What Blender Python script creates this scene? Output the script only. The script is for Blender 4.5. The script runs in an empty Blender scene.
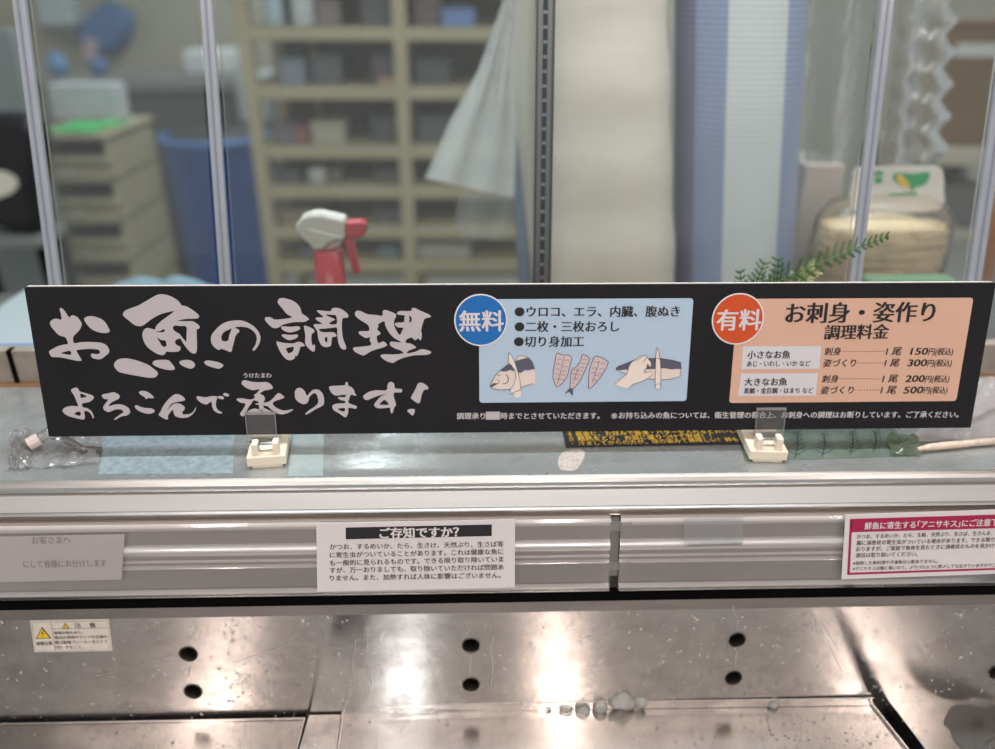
import bpy, bmesh, math, random
from mathutils import Vector, Matrix
from mathutils.geometry import tessellate_polygon
random.seed(7)
SC = bpy.context.scene
COL = SC.collection
V = Vector

# ------------------------------------------------------------------ camera
F, CX, CY = 780.0, 497.5, 374.5
cX = V((0.9996, 0.0077, 0.0278)).normalized()
cY = V((0.0103, 0.9626, -0.2706)); cY = (cY - cX * cX.dot(cY)).normalized()
cN = cX.cross(cY)
if cN.z > 0: cN = -cN
LEAN = math.radians(10.3)
cUP = cY * math.cos(LEAN) + cN * math.sin(LEAN)
cFW = -(cN * math.cos(LEAN) - cY * math.sin(LEAN))
R3 = Matrix((cX, cFW, cUP))                       # camera axes -> room axes
SIGN_Z = 1.022
cO = V((-0.4312, -0.0597, 0.7484)) + cX * 0.45
CAM = R3 @ (-cO) + V((0, 0, SIGN_Z))
cam_d = bpy.data.cameras.new('camera')
cam_d.sensor_width = 36.0
cam_d.lens = F / 995.0 * 36.0
cam_d.clip_start = 0.02
cam_d.dof.use_dof = True
cam_d.dof.focus_distance = 0.715
cam_d.dof.aperture_fstop = 2.0
cam = bpy.data.objects.new('camera', cam_d)
COL.objects.link(cam)
r, u, b = R3 @ V((1, 0, 0)), R3 @ V((0, 1, 0)), R3 @ V((0, 0, -1))
cam.matrix_world = Matrix(((r.x, u.x, b.x, CAM.x), (r.y, u.y, b.y, CAM.y), (r.z, u.z, b.z, CAM.z), (0, 0, 0, 1)))
SC.camera = cam


class Plane:
    """a flat surface of the place; hit() is where a sight line meets it"""
    def __init__(s, o, n):
        s.o, s.n = V(o), V(n).normalized()
    def hit(s, px, py, off=0.0):
        d = R3 @ V(((px - CX) / F, -(py - CY) / F, 1.0))
        t = (s.o - CAM).dot(s.n) / d.dot(s.n)
        return CAM + d * t + s.n * off

def at(px, py, y):   return Plane((0, y, 0), (0, -1, 0)).hit(px, py)
def flat(px, py, z): return Plane((0, 0, z), (0, 0, 1)).hit(px, py)

# ------------------------------------------------------------------ materials
def srgb(c):
    f = lambda x: x / 12.92 if x <= 0.04045 else ((x + 0.055) / 1.055) ** 2.4
    return tuple(f(x / 255.0) for x in c) + (1.0,)

MATS = {}
def mat(name, rgb, rough=0.5, metal=0.0, coat=0.0, noise=0.0, nscale=20.0, bump=0.0, bscale=None, stretch=(1, 1, 1),
        rgb2=None, spec=0.5, rvar=0.0, aniso=0.0, arot=0.0, specks=0.0):
    if name in MATS: return MATS[name]
    m = bpy.data.materials.new(name); m.use_nodes = True
    nt = m.node_tree; p = nt.nodes['Principled BSDF']
    c = srgb(rgb)
    p.inputs['Base Color'].default_value = c
    p.inputs['Roughness'].default_value = rough
    p.inputs['Metallic'].default_value = metal
    p.inputs['Coat Weight'].default_value = coat
    p.inputs['Specular IOR Level'].default_value = spec
    if noise or rgb2 or bump or rvar:
        tc = nt.nodes.new('ShaderNodeTexCoord'); mp = nt.nodes.new('ShaderNodeMapping')
        mp.inputs['Scale'].default_value = stretch
        nt.links.new(tc.outputs['Object'], mp.inputs['Vector'])
        nz = nt.nodes.new('ShaderNodeTexNoise'); nz.inputs['Scale'].default_value = nscale
        nz.inputs['Detail'].default_value = 9; nz.inputs['Roughness'].default_value = .62
        nt.links.new(mp.outputs[0], nz.inputs['Vector'])
        if noise or rgb2:
            mx = nt.nodes.new('ShaderNodeMix'); mx.data_type = 'RGBA'
            mx.inputs['A'].default_value = c
            mx.inputs['B'].default_value = srgb(rgb2) if rgb2 else tuple(x * (1 - noise) for x in c[:3]) + (1,)
            rp = nt.nodes.new('ShaderNodeMapRange')
            rp.inputs['From Min'].default_value = 0.38; rp.inputs['From Max'].default_value = 0.66
            nt.links.new(nz.outputs['Fac'], rp.inputs['Value'])
            nt.links.new(rp.outputs[0], mx.inputs['Factor'])
            nt.links.new(mx.outputs['Result'], p.inputs['Base Color'])
        if rvar:
            rr = nt.nodes.new('ShaderNodeMapRange')
            rr.inputs['From Min'].default_value = 0.3; rr.inputs['From Max'].default_value = 0.7
            rr.inputs['To Min'].default_value = max(0.02, rough - rvar); rr.inputs['To Max'].default_value = rough + rvar
            nt.links.new(nz.outputs['Fac'], rr.inputs['Value']); nt.links.new(rr.outputs[0], p.inputs['Roughness'])
        if bump:
            n2 = nt.nodes.new('ShaderNodeTexNoise'); n2.inputs['Scale'].default_value = bscale or nscale
            n2.inputs['Detail'].default_value = 4
            nt.links.new(mp.outputs[0], n2.inputs['Vector'])
            bp = nt.nodes.new('ShaderNodeBump'); bp.inputs['Strength'].default_value = bump
            bp.inputs['Distance'].default_value = 0.002
            nt.links.new(n2.outputs['Fac'], bp.inputs['Height']); nt.links.new(bp.outputs[0], p.inputs['Normal'])
    if specks:
        n3 = nt.nodes.new('ShaderNodeTexNoise'); n3.inputs['Scale'].default_value = 210; n3.inputs['Detail'].default_value = 3
        nt.links.new(tc.outputs['Object'], n3.inputs['Vector'])
        r3 = nt.nodes.new('ShaderNodeMapRange'); r3.inputs['From Min'].default_value = .655; r3.inputs['From Max'].default_value = .73; r3.inputs['To Max'].default_value = specks
        nt.links.new(n3.outputs['Fac'], r3.inputs['Value'])
        dp = nt.nodes.new('ShaderNodeBsdfDiffuse'); dp.inputs[0].default_value = srgb((214, 206, 200))
        ms = nt.nodes.new('ShaderNodeMixShader'); nt.links.new(r3.outputs[0], ms.inputs[0]); nt.links.new(p.outputs[0], ms.inputs[1]); nt.links.new(dp.outputs[0], ms.inputs[2])
        nt.links.new(ms.outputs[0], nt.nodes['Material Output'].inputs['Surface'])
    if aniso:
        p.inputs['Anisotropic'].default_value = aniso; p.inputs['Anisotropic Rotation'].default_value = arot
        tg = nt.nodes.new('ShaderNodeCombineXYZ'); tg.inputs[1].default_value = .7; tg.inputs[2].default_value = .7
        nt.links.new(tg.outputs[0], p.inputs['Tangent'])
    MATS[name] = m
    return m

def clear(name, rgb=(255, 255, 255), veil=0.0, veil_rgb=(230, 230, 230), rough=0.03, edge=0.5, wrinkle=0.0, wscale=30, streak=(1, 1, 1)):
    """thin clear plastic or glass: see-through, a milky share, and a fresnel gloss"""
    if name in MATS: return MATS[name]
    m = bpy.data.materials.new(name); m.use_nodes = True
    nt = m.node_tree; nt.nodes.clear()
    out = nt.nodes.new('ShaderNodeOutputMaterial')
    tr = nt.nodes.new('ShaderNodeBsdfTransparent'); tr.inputs[0].default_value = srgb(rgb)
    gl = nt.nodes.new('ShaderNodeBsdfGlossy'); gl.inputs['Roughness'].default_value = rough
    df = nt.nodes.new('ShaderNodeBsdfDiffuse'); df.inputs[0].default_value = srgb(veil_rgb)
    tl = nt.nodes.new('ShaderNodeBsdfTranslucent'); tl.inputs[0].default_value = srgb(veil_rgb)
    ad = nt.nodes.new('ShaderNodeMixShader'); ad.inputs[0].default_value = 0.4
    nt.links.new(df.outputs[0], ad.inputs[1]); nt.links.new(tl.outputs[0], ad.inputs[2])
    m1 = nt.nodes.new('ShaderNodeMixShader'); m1.inputs[0].default_value = veil
    nt.links.new(tr.outputs[0], m1.inputs[1]); nt.links.new(ad.outputs[0], m1.inputs[2])
    fr = nt.nodes.new('ShaderNodeFresnel'); fr.inputs['IOR'].default_value = 1.0 + edge
    m2 = nt.nodes.new('ShaderNodeMixShader')
    nt.links.new(fr.outputs[0], m2.inputs[0]); nt.links.new(m1.outputs[0], m2.inputs[1]); nt.links.new(gl.outputs[0], m2.inputs[2])
    nt.links.new(m2.outputs[0], out.inputs['Surface'])
    if wrinkle:
        tc = nt.nodes.new('ShaderNodeTexCoord'); mp = nt.nodes.new('ShaderNodeMapping'); mp.inputs['Scale'].default_value = streak
        nz = nt.nodes.new('ShaderNodeTexNoise'); nz.inputs['Scale'].default_value = wscale; nz.inputs['Detail'].default_value = 3
        nt.links.new(tc.outputs['Object'], mp.inputs['Vector']); nt.links.new(mp.outputs[0], nz.inputs['Vector'])
        bp = nt.nodes.new('ShaderNodeBump'); bp.inputs['Strength'].default_value = wrinkle; bp.inputs['Distance'].default_value = 0.01
        nt.links.new(nz.outputs['Fac'], bp.inputs['Height'])
        for n in (gl, df, fr): nt.links.new(bp.outputs[0], n.inputs['Normal'])
    MATS[name] = m
    return m

def glow(name, rgb, s):
    m = bpy.data.materials.new(name); m.use_nodes = True
    p = m.node_tree.nodes['Principled BSDF']
    p.inputs['Emission Color'].default_value = srgb(rgb); p.inputs['Emission Strength'].default_value = s
    return m

INK = mat('black board', (30, 28, 31), 0.42, noise=0.25, nscale=9, spec=.25)
PALE = mat('pale lettering ink', (188, 179, 181), 0.5)
WHITE = mat('white paper', (212, 204, 203), 0.6)
WHITE2 = mat('card white', (214, 212, 214), 0.5)
BLACKT = mat('black print', (26, 24, 26), 0.5)
GREYT = mat('grey print', (70, 66, 66), 0.5)
STEEL = mat('worn brushed steel', (224, 218, 214), 0.18, 1.0, specks=.8, noise=0.26, nscale=22, rvar=0.05, bump=0.05, bscale=30, stretch=(1, 1.4, 1.4), aniso=.88)
STEELT = mat('wet tray steel', (208, 201, 196), 0.18, 1.0, specks=.3, noise=0.22, nscale=14, rvar=0.05, bump=0.04, bscale=16, stretch=(1, 1.4, 1.4), aniso=.85)
LEDGE = mat('scuffed ledge steel', (180, 182, 180), 0.28, 0.55, noise=0.30, nscale=16, rvar=0.12, bump=0.15, bscale=60, stretch=(1, 1.4, 1))
ALU = mat('satin aluminium', (206, 201, 197), 0.28, 1.0, noise=0.07, nscale=6, stretch=(1, 30, 30), bump=0.03, bscale=40)
DARK = mat('black gap', (12, 11, 11), 0.9, spec=0.05)
RIBM = mat('rib with painted highlight', (236, 227, 222), 0.12, 0.25, coat=.6)  # near-white colour carries the highlights of the clear plastic ribs
RAILM = mat('grey rail backing', (158, 147, 140), 0.25, 0.3, noise=0.15, nscale=5, stretch=(1, 6, 6))
CREAM = mat('cream plastic', (236, 222, 200), 0.45)

# ------------------------------------------------------------------ mesh tools
class MB:
    def __init__(s): s.v, s.f = [], []
    def add(s, vs, fs):
        k = len(s.v); s.v += [V(p) for p in vs]; s.f += [tuple(i + k for i in f) for f in fs]; return s
    def box(s, lo, hi):
        x0, y0, z0 = lo; x1, y1, z1 = hi
        return s.add([(x0, y0, z0), (x1, y0, z0), (x1, y1, z0), (x0, y1, z0), (x0, y0, z1), (x1, y0, z1), (x1, y1, z1), (x0, y1, z1)],
                     [(0, 3, 2, 1), (4, 5, 6, 7), (0, 1, 5, 4), (1, 2, 6, 5), (2, 3, 7, 6), (3, 0, 4, 7)])
    def obox(s, c, ax, ay, az):
        c, ax, ay, az = V(c), V(ax), V(ay), V(az)
        vs = [c + ax * i + ay * j + az * k for k in (-1, 1) for i, j in ((-1, -1), (1, -1), (1, 1), (-1, 1))]
        return s.add(vs, [(0, 3, 2, 1), (4, 5, 6, 7), (0, 1, 5, 4), (1, 2, 6, 5), (2, 3, 7, 6), (3, 0, 4, 7)])
    def slab(s, quad, n, t):
        q = [V(p) for p in quad]; k = len(q); n = V(n).normalized()
        vs = q + [p - n * t for p in q]
        fs = [tuple(range(k)), tuple(range(2 * k - 1, k - 1, -1))] + [(i, i + k, (i + 1) % k + k, (i + 1) % k) for i in range(k)]
        return s.add(vs, fs)
    def prism(s, prof, x0, x1, cap=True):
        """profile of (y, z) points swept along the length of the counter"""
        k = len(prof)
        vs = [(x0, y, z) for y, z in prof] + [(x1, y, z) for y, z in prof]
        fs = [(i, (i + 1) % k, (i + 1) % k + k, i + k) for i in range(k)]
        if cap: fs += [tuple(range(k - 1, -1, -1)), tuple(range(k, 2 * k))]
        return s.add(vs, fs)
    def tube(s, path, rad, n=8, cap=True):
        path = [V(p) for p in path]
        if not hasattr(rad, '__len__'): rad = [rad] * len(path)
        rings = []; ref = V((0.13, 0.31, 0.94))
        for i, p in enumerate(path):
            t = (path[min(i + 1, len(path) - 1)] - path[max(i - 1, 0)]).normalized()
            a = t.cross(ref)
            if a.length < 1e-4: a = t.cross(V((1, 0, 0)))
            a.normalize(); bb = t.cross(a)
            rings.append([p + (a * math.cos(2 * math.pi * j / n) + bb * math.sin(2 * math.pi * j / n)) * rad[i] for j in range(n)])
        fs = []
        for i in range(len(path) - 1):
            for j in range(n):
                fs.append((i * n + j, i * n + (j + 1) % n, (i + 1) * n + (j + 1) % n, (i + 1) * n + j))
        if cap: fs += [tuple(range(n - 1, -1, -1)), tuple(range((len(path) - 1) * n, len(path) * n))]
        return s.add([p for rg in rings for p in rg], fs)
    def lathe(s, c, prof, n=24, axis=(0, 0, 1), squash=1.0):
        c = V(c); az = V(axis).normalized(); ax = az.orthogonal().normalized()
        if abs(az.z) > 0.8: ax = V((1, 0, 0)); ax = (ax - az * ax.dot(az)).normalized()
        ay = az.cross(ax)
        vs = [c + az * h + (ax * math.cos(2 * math.pi * j / n) + ay * squash * math.sin(2 * math.pi * j / n)) * rr for rr, h in prof for j in range(n)]
        fs = [(i * n + j, i * n + (j + 1) % n, (i + 1) * n + (j + 1) % n, (i + 1) * n + j) for i in range(len(prof) - 1) for j in range(n)]
        fs += [tuple(range(n - 1, -1, -1)), tuple(range((len(prof) - 1) * n, len(prof) * n))]
        return s.add(vs, fs)
    def grid(s, rows):
        k = len(rows[0])
        return s.add([p for rw in rows for p in rw], [(i * k + j, i * k + j + 1, (i + 1) * k + j + 1, (i + 1) * k + j) for i in range(len(rows) - 1) for j in range(k - 1)])
    def fill(s, outer, holes=()):
        """a flat printed shape, holes cut out"""
        loops = [[V(p) for p in outer]] + [[V(p) for p in h] for h in holes]
        return s.add([p for l in loops for p in l], tessellate_polygon(loops))

def mesh_obj(name, mb, m, base=V((0, 0, 0)), smooth=False, bevel=0.0, seg=2, subsurf=0, solid=0.0):
    me = bpy.data.meshes.new(name)
    me.from_pydata([tuple(p - base) for p in mb.v], [], mb.f)
    me.update()
    bm = bmesh.new(); bm.from_mesh(me)
    bmesh.ops.recalc_face_normals(bm, faces=bm.faces); bm.to_mesh(me); bm.free()
    me.materials.append(m)
    if smooth:
        for p in me.polygons: p.use_smooth = True
    o = bpy.data.objects.new(name, me); COL.objects.link(o)
    if solid:
        md = o.modifiers.new('solid', 'SOLIDIFY'); md.thickness = solid; md.offset = 0
    if bevel:
        md = o.modifiers.new('bevel', 'BEVEL'); md.width = bevel; md.segments = seg; md.limit_method = 'ANGLE'; md.angle_limit = 0.6
    if subsurf:
        md = o.modifiers.new('sub', 'SUBSURF'); md.levels = subsurf; md.render_levels = subsurf
    return o

BASE = {}
def thing(name, label, cat, loc, group=None):
    o = bpy.data.objects.new(name, None); COL.objects.link(o)
    o.empty_display_size = 0.02
    o.location = loc; o['label'] = label; o['category'] = cat
    if group: o['group'] = group
    BASE[o] = V(loc)
    return o
def part(name, mb, m, parent, label=None, **kw):
    o = mesh_obj(name, mb, m, BASE[parent], **kw); o.parent = parent; BASE[o] = BASE[parent]
    if label: o['label'] = label
    return o
def single(name, mb, m, label, cat, loc=None, group=None, kind=None, **kw):
    if loc is None:
        n = len(mb.v); loc = V((sum(p.x for p in mb.v) / n, sum(p.y for p in mb.v) / n, min(p.z for p in mb.v)))
    loc = V(loc)
    o = mesh_obj(name, mb, m, loc, **kw); o.location = loc; o['label'] = label; o['category'] = cat
    if group: o['group'] = group
    if kind: o['kind'] = kind
    BASE[o] = loc
    return o
def struct(name, mb, m, parent=None, **kw):
    if parent: return part(name, mb, m, parent, **kw)
    o = mesh_obj(name, mb, m, **kw); o['kind'] = 'structure'; BASE[o] = V((0, 0, 0))
    return o
def copy_thing(root, loc, label, rotz=0.0, scale=None, group=None):
    c = root.copy(); COL.objects.link(c); c.location = loc; c.rotation_euler = (0, 0, rotz); c['label'] = label
    if group: c['group'] = group
    if scale: c.scale = scale
    for ch in list(root.children):
        d = ch.copy(); COL.objects.link(d); d.parent = c
        for g in list(ch.children):
            e = g.copy(); COL.objects.link(e); e.parent = d
    return c

def smooth_loop(pts, sub=3):
    n = len(pts); out = []
    for i in range(n):
        p0, p1, p2, p3 = (V((*pts[(i + k) % n], 0)) for k in (-1, 0, 1, 2))
        for s in range(sub):
            t = s / sub
            q = 0.5 * ((2 * p1) + (p2 - p0) * t + (2 * p0 - 5 * p1 + 4 * p2 - p3) * t * t + (3 * p1 - p0 - 3 * p2 + p3) * t ** 3)
            out.append((q.x, q.y))
    return out

class Page:
    """a printed face: shapes and writing laid onto one plane"""
    def __init__(s, plane, ox=0.0, oy=0.0, k=1.0): s.pl, s.ox, s.oy, s.k = plane, ox, oy, k
    def zoom(s, ox, oy, k): return Page(s.pl, ox, oy, k)
    def p(s, x, y, off): return s.pl.hit(s.ox + x / s.k, s.oy + y / s.k, off)
    def shape(s, mb, pts, off, holes=(), smooth=True):
        f = smooth_loop if smooth else (lambda q: q)
        mb.fill([s.p(x, y, off) for x, y in f(pts)], [[s.p(x, y, off) for x, y in f(h)] for h in holes])
    def line(s, mb, pts, w, off):
        """a drawn line of even width (width in page pixels)"""
        P3 = [s.p(x, y, off) for x, y in pts]
        wm = (s.p(pts[0][0] + w * s.k, pts[0][1], off) - s.p(pts[0][0], pts[0][1], off)).length * 0.5
        rows = []
        for i, q in enumerate(P3):
            t = (P3[min(i + 1, len(P3) - 1)] - P3[max(i - 1, 0)]).normalized()
            a = s.pl.n.cross(t) * wm
            rows.append([q + a, q - a])
        mb.grid(rows)
    def text(s, mb, body, l, r_, off, tall=1.0, bold=0.0, shear=0.0, stress=0.5):
        """writing from the left-centre point l to the right-centre point r_"""
        vs, fs, x0, x1 = glyphs(body)
        A, B = s.p(*l, off), s.p(*r_, off)
        d = B - A; L = d.length; d.normalize(); up = s.pl.n.cross(d)
        if up.dot(R3 @ V((0, 1, 0))) < 0: up = -up
        sx = L / (x1 - x0); sy = sx * tall
        for e, h, o2 in (((0, 0, 0),) if not bold else ((-1, -stress, 0), (1, -stress, 3e-5), (-1, stress, 6e-5), (1, stress, 9e-5), (0, 0, 12e-5))):
            mb.add([A + s.pl.n * o2 + d * ((x - x0 + e * bold) * sx + (y - 0.38) * sy * shear) + up * ((y - 0.38 + h * bold) * sy) for x, y in vs], fs)

def glyphs(body):
    cu = bpy.data.curves.new('writing', 'FONT'); cu.body = body; cu.resolution_u = 3
    o = bpy.data.objects.new('writing', cu); COL.objects.link(o)
    bpy.context.view_layer.update()
    me = o.evaluated_get(bpy.context.evaluated_depsgraph_get()).to_mesh()
    vs = [(q.co.x, q.co.y) for q in me.vertices]; fs = [tuple(p.vertices) for p in me.polygons]
    bpy.data.objects.remove(o); bpy.data.curves.remove(cu)
    xs = [q[0] for q in vs]
    return vs, fs, min(xs), max(xs)

# ================================================================== the room
ROOMW = mat('painted backroom wall', (176, 172, 158), 0.7, noise=0.12, nscale=2)
CEILM = mat('ceiling board', (232, 230, 226), 0.8)
FLOORM = mat('grey backroom floor', (165, 164, 158), 0.5, noise=0.2, nscale=3)
struct('floor', MB().box((-4, -3, -0.1), (4, 4.2, 0)), FLOORM)
struct('ceiling', MB().box((-4, -3, 2.75), (4, 4.2, 2.85)), CEILM)
struct('wall_back', MB().box((-4, 4.0, 0), (4, 4.2, 2.75)), ROOMW)

# ================================================================== the display case
def row(py, y, px=500):
    q = at(px, py, y); return (y, q.z)
XL, XR = -1.0, 1.0
case = thing('display_case', 'long steel refrigerated display case with a ledge under the black sign', 'display case', (0, 0, 0))
LZ = 1.0
y_edge = flat(500, 475, LZ).y
ledge = MB().prism([(y_edge, LZ), (0.155, LZ), (0.155, LZ - 0.012), (y_edge, LZ - 0.012)], XL, XR)
part('ledge', ledge, LEDGE, case, label='scuffed bluish steel ledge top')
lip = MB().prism([(y_edge + 0.001, LZ), row(476.5, y_edge - 0.0015), row(479, y_edge - 0.0035), row(483, y_edge - 0.0055), row(486, y_edge - 0.0062),
                  row(488, y_edge - 0.0060), (y_edge + 0.001, LZ - 0.012)], XL, XR)
part('front_lip', lip, ALU, case, label='bright rounded aluminium lip')
yf = y_edge - 0.0062
prof = [(y_edge, LZ - 0.010), row(489.5, yf + 0.0005), row(491, yf - 0.001), row(507, yf - 0.0135), (yf + 0.004, row(513, yf)[1]), (yf + 0.004, LZ - 0.012)]
part('fascia', MB().prism(prof, XL, XR), mat('grey anodised fascia', (172, 167, 163), 0.42, .5, noise=.06, nscale=6, stretch=(1, 30, 30)), case, label='flat grey sloped fascia')
pf = [row(507.2, yf - .0130)] + [row(507.5 + k * 1.15, yf - .0140 - .0042 * math.sin(math.pi * (k + .8) / 8.6)) for k in range(8)] + [row(516.5, yf - .0160), (yf + .004, row(516.5, yf)[1]), (yf + .004, row(508, yf)[1])]
part('fascia_bead', MB().prism(pf, XL, XR), ALU, case, label='bright rounded bead under the fascia')
yr0, yr1 = yf - 0.017, yf - 0.034
rail_t, rail_b = V((0, *row(516, yr0))), V((0, *row(591, yr1)))
RN = V((0, -(rail_t.z - rail_b.z), rail_t.y - rail_b.y)); RN = V((0, RN.y, abs(rail_b.y - rail_t.y))).normalized()
rail_pl = Plane(rail_t, RN)
def on_rail(py, off):
    q = rail_pl.hit(500, py, off); return (q.y, q.z)
part('rail_backing', MB().prism([on_rail(514, -0.004), on_rail(591, -0.004), on_rail(591, -0.008), on_rail(514, -0.008)], XL, XR), mat('dark rail backing', (60, 55, 53), 0.4, 0.3), case)
yb = rail_b.y + 0.020
part('shadow_gap', MB().prism([(yb, 0.80), (yb, 0.93), (yb + 0.02, 0.93), (yb + 0.02, 0.80)], XL, XR), DARK, case, label='recess under the rail, its shade painted black')  # flat black face paints the shade beneath the rail
# a narrow strip, then the polished back panel that leans away above the trays
DT = math.radians(5)
d_top = at(500, 612.5, yb - 0.007)
deck_pl = Plane(d_top, (0, -math.cos(DT), math.sin(DT)))
def dk(px, py, off=0.0): return deck_pl.hit(px, py, off)
TZ = dk(500, 711).z
a_ = at(500, 602.5, yb - .001)
part('deck_strip', MB().prism([(a_.y, a_.z), (d_top.y, d_top.z), (d_top.y + .003, d_top.z - 0.004), (a_.y + .003, a_.z - 0.003)], XL, XR), mat('strip steel', (112, 105, 101), 0.45, .5, noise=0.2, nscale=12, stretch=(1, 6, 6)), case, label='plain steel strip above the back panel')
part('case_body', MB().box((XL, -0.72, 0.05), (XR, 0.15, TZ - .03)), mat('case body', (70, 70, 72), 0.5, 0.5), case)
part('rear_panel', MB().box((XL, 0.10, TZ - .03), (XR, 0.15, 0.985)), mat('case body', (70, 70, 72)), case)
part('kick_plate', MB().box((XL, -0.68, 0.0), (XR, 0.15, 0.05)), DARK, case)

def circ(px, py, pl, rad, n=28, off=0.0):
    c = pl.hit(px, py, off); ax = V((1, 0, 0)); ay = pl.n.cross(ax)
    return [c + ax * rad * math.cos(2 * math.pi * i / n) + ay * rad * math.sin(2 * math.pi * i / n) for i in range(n)]

HR = 0.0082
w_b = deck_pl.hit(500, 722)
q = [V((XL, d_top.y, d_top.z)), V((XR, d_top.y, d_top.z)), V((XR, w_b.y, w_b.z)), V((XL, w_b.y, w_b.z))]
HOLES = [(188.5, 654), (193, 691.5), (471, 645.5), (471, 684.5), (737, 640), (733.5, 678), (997, 672)]
bpn = thing('back_panel', 'worn steel back panel with paired holes above the trays', 'steel panel', (0, w_b.y, w_b.z))
hs = [circ(x, y, deck_pl, HR) for x, y in HOLES]
m = MB(); m.fill(q, hs); back = lambda lp: [p - deck_pl.n * 0.0015 for p in lp]
m.fill(back(q), [back(h) for h in hs])
for lp in [q] + hs:
    k = len(lp); m.add(lp + back(lp), [(i, (i + 1) % k, (i + 1) % k + k, i + k) for i in range(k)])
part('plate', m, STEEL, bpn)
for x, y in HOLES:
    g = MB(); inn = circ(x, y, deck_pl, HR); outr = circ(x, y, deck_pl, HR + 0.0014, off=0.0004); mid = circ(x, y, deck_pl, HR + 0.0005, off=0.0007)
    low = circ(x, y, deck_pl, HR, off=-0.014); k = len(inn)
    g.add(outr + mid + inn + low, [(i + a * k, (i + 1) % k + a * k, (i + 1) % k + (a + 1) * k, i + (a + 1) * k) for a in range(3) for i in range(k)])
    h = part('hole_collar', g, mat('hole collar', (120, 114, 108), 0.4, 1.0), bpn, smooth=True)
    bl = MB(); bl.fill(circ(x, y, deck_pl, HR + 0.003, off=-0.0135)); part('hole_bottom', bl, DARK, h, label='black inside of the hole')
lime = mat('lime deposit', (176, 169, 164), .6, .3)
for pts, w_ in (([(471, 657), (470, 668), (470.5, 674)], 1.4), ([(494, 636), (491, 650), (493, 664), (491, 686)], 1.6), ([(737, 651), (735, 660), (735, 667)], 1.8), ([(733, 606), (737, 618), (737, 630)], 1.0), ([(356, 640), (353, 665), (357, 690)], 1.2), ([(368, 638), (368, 662), (372, 684)], 1.4),
                ([(96, 676), (130, 667), (176, 655)], .6), ([(235, 662), (275, 648), (296, 640)], .8), ([(815, 618), (829, 645), (842, 672)], 1.0), ([(822, 622), (838, 650)], .8), ([(470, 630), (462, 640)], .8), ([(190, 664), (189, 676)], 1.2)):
    mk = MB(); Page(deck_pl).line(mk, pts, w_ * .7, .0002); part('lime_streak', mk, lime, bpn, label='pale dried lime streak')

# trays
def tray(quad, label, flange):
    pl = Plane((0, 0, TZ), (0, 0, 1)); q = [pl.hit(*p) for p in quad]
    d0, d1 = (q[3] - q[0]), (q[2] - q[1])
    q[2], q[3] = q[1] + d1 * (.50 / abs(d1.y)), q[0] + d0 * (.50 / abs(d0.y))
    c = sum(q, V()) / 4
    t = thing('display_tray', label, 'tray', (c.x, c.y, TZ - 0.02), 'steel display trays')
    pan = MB(); n = V((0, 0, 1))
    part('pan', pan.slab(q, n, 0.0015), STEELT, t)
    up = V((0, 0, flange)); th = V((0, -.0016, 0))
    part('rear_flange', MB().slab([q[0] + up, q[1] + up, q[1] + th + up, q[0] + th + up], n, flange - .0002), STEEL, t, bevel=0.0006)
    for i, j in ((1, 2), (3, 0)):
        d = (q[j] - q[i]).normalized(); sde = V((d.y, -d.x, 0)) * 0.0022
        if sde.dot(c - q[i]) < 0: sde = -sde
        rim = MB(); rim.slab([q[i] + n * .003, q[j] + n * .003, q[j] + sde + n * .003, q[i] + sde + n * .003], n, 0.010)
        part('side_rim', rim, STEEL, t, bevel=0.0006)
    return t
tray([(-120, 727), (306, 719), (278, 830), (-190, 838)], 'steel tray below the warning sticker', 0.003)
tray([(342, 712), (872, 704.5), (948, 800), (330, 810)], 'wide steel tray with melting ice along its rear edge', 0.011)
tray([(886, 700), (1160, 695), (1240, 780), (962, 800)], 'wet steel tray holding a water puddle', 0.011)
dv = [flat(x, y, TZ + .002) for x, y in ((309, 715), (341, 714.5), (326, 830), (276, 830))]
part('divider_strip', MB().slab(dv, (0, 0, 1), .003), STEEL, case, label='flat steel strip between the trays')

# warning sticker on the left plate
st_pg = Page(deck_pl, 25, 612, 995 / 95.)
Q = [(55, 85), (880, 68), (920, 402), (105, 415)]
stk = single('warning_sticker', MB().slab([st_pg.p(x, y, 0.0008) for x, y in Q], deck_pl.n, 0.0006), mat('sticker cream', (222, 212, 198), 0.5, noise=0.12, nscale=90),
             'small cream warning sticker with yellow triangles on the back panel', 'sticker')
m = MB()
for pts in ([(75, 102), (868, 86), (905, 388), (120, 402), (75, 102)], [(278, 97), (322, 398)], [(290, 172), (878, 160)]):
    st_pg.line(m, pts, 0.35, 0.0010)
st_pg.text(m, '感電注意', (125, 325), (290, 319), .001, 1.15, .02)
st_pg.text(m, '注　意', (522, 134), (742, 130), .001, 0.9, .012)
st_pg.text(m, '感電の恐れあり。', (308, 212), (610, 207), .001, 1.0, .01)
st_pg.text(m, '庫内の清掃やランプの交換の', (315, 262), (866, 251), .001, 1.1, .01)
st_pg.text(m, '際は配電ブレーカーをＯＦＦ', (322, 313), (868, 301), .001, 1.1, .01)
st_pg.text(m, '（切）すること。', (322, 364), (615, 358), .001, 1.05, .01)
part('lettering', m, GREYT, stk)
ye = mat('warning yellow', (232, 190, 40), 0.5)
m = MB(); st_pg.shape(m, [(183, 150), (282, 268), (118, 274)], .0011, smooth=False); st_pg.shape(m, [(424, 104), (470, 164), (388, 168)], .0011, smooth=False)
part('warning_triangle', m, BLACKT, stk)
m = MB(); st_pg.shape(m, [(183, 164), (268, 261), (131, 266)], .0013, smooth=False); st_pg.shape(m, [(424, 112), (460, 160), (397, 163)], .0013, smooth=False)
part('triangle_field', m, ye, stk, label='yellow triangle field')
m = MB(); st_pg.shape(m, [(190, 190), (178, 218), (192, 216), (184, 240), (206, 210), (192, 212), (200, 190)], .0015, smooth=False)
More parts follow.
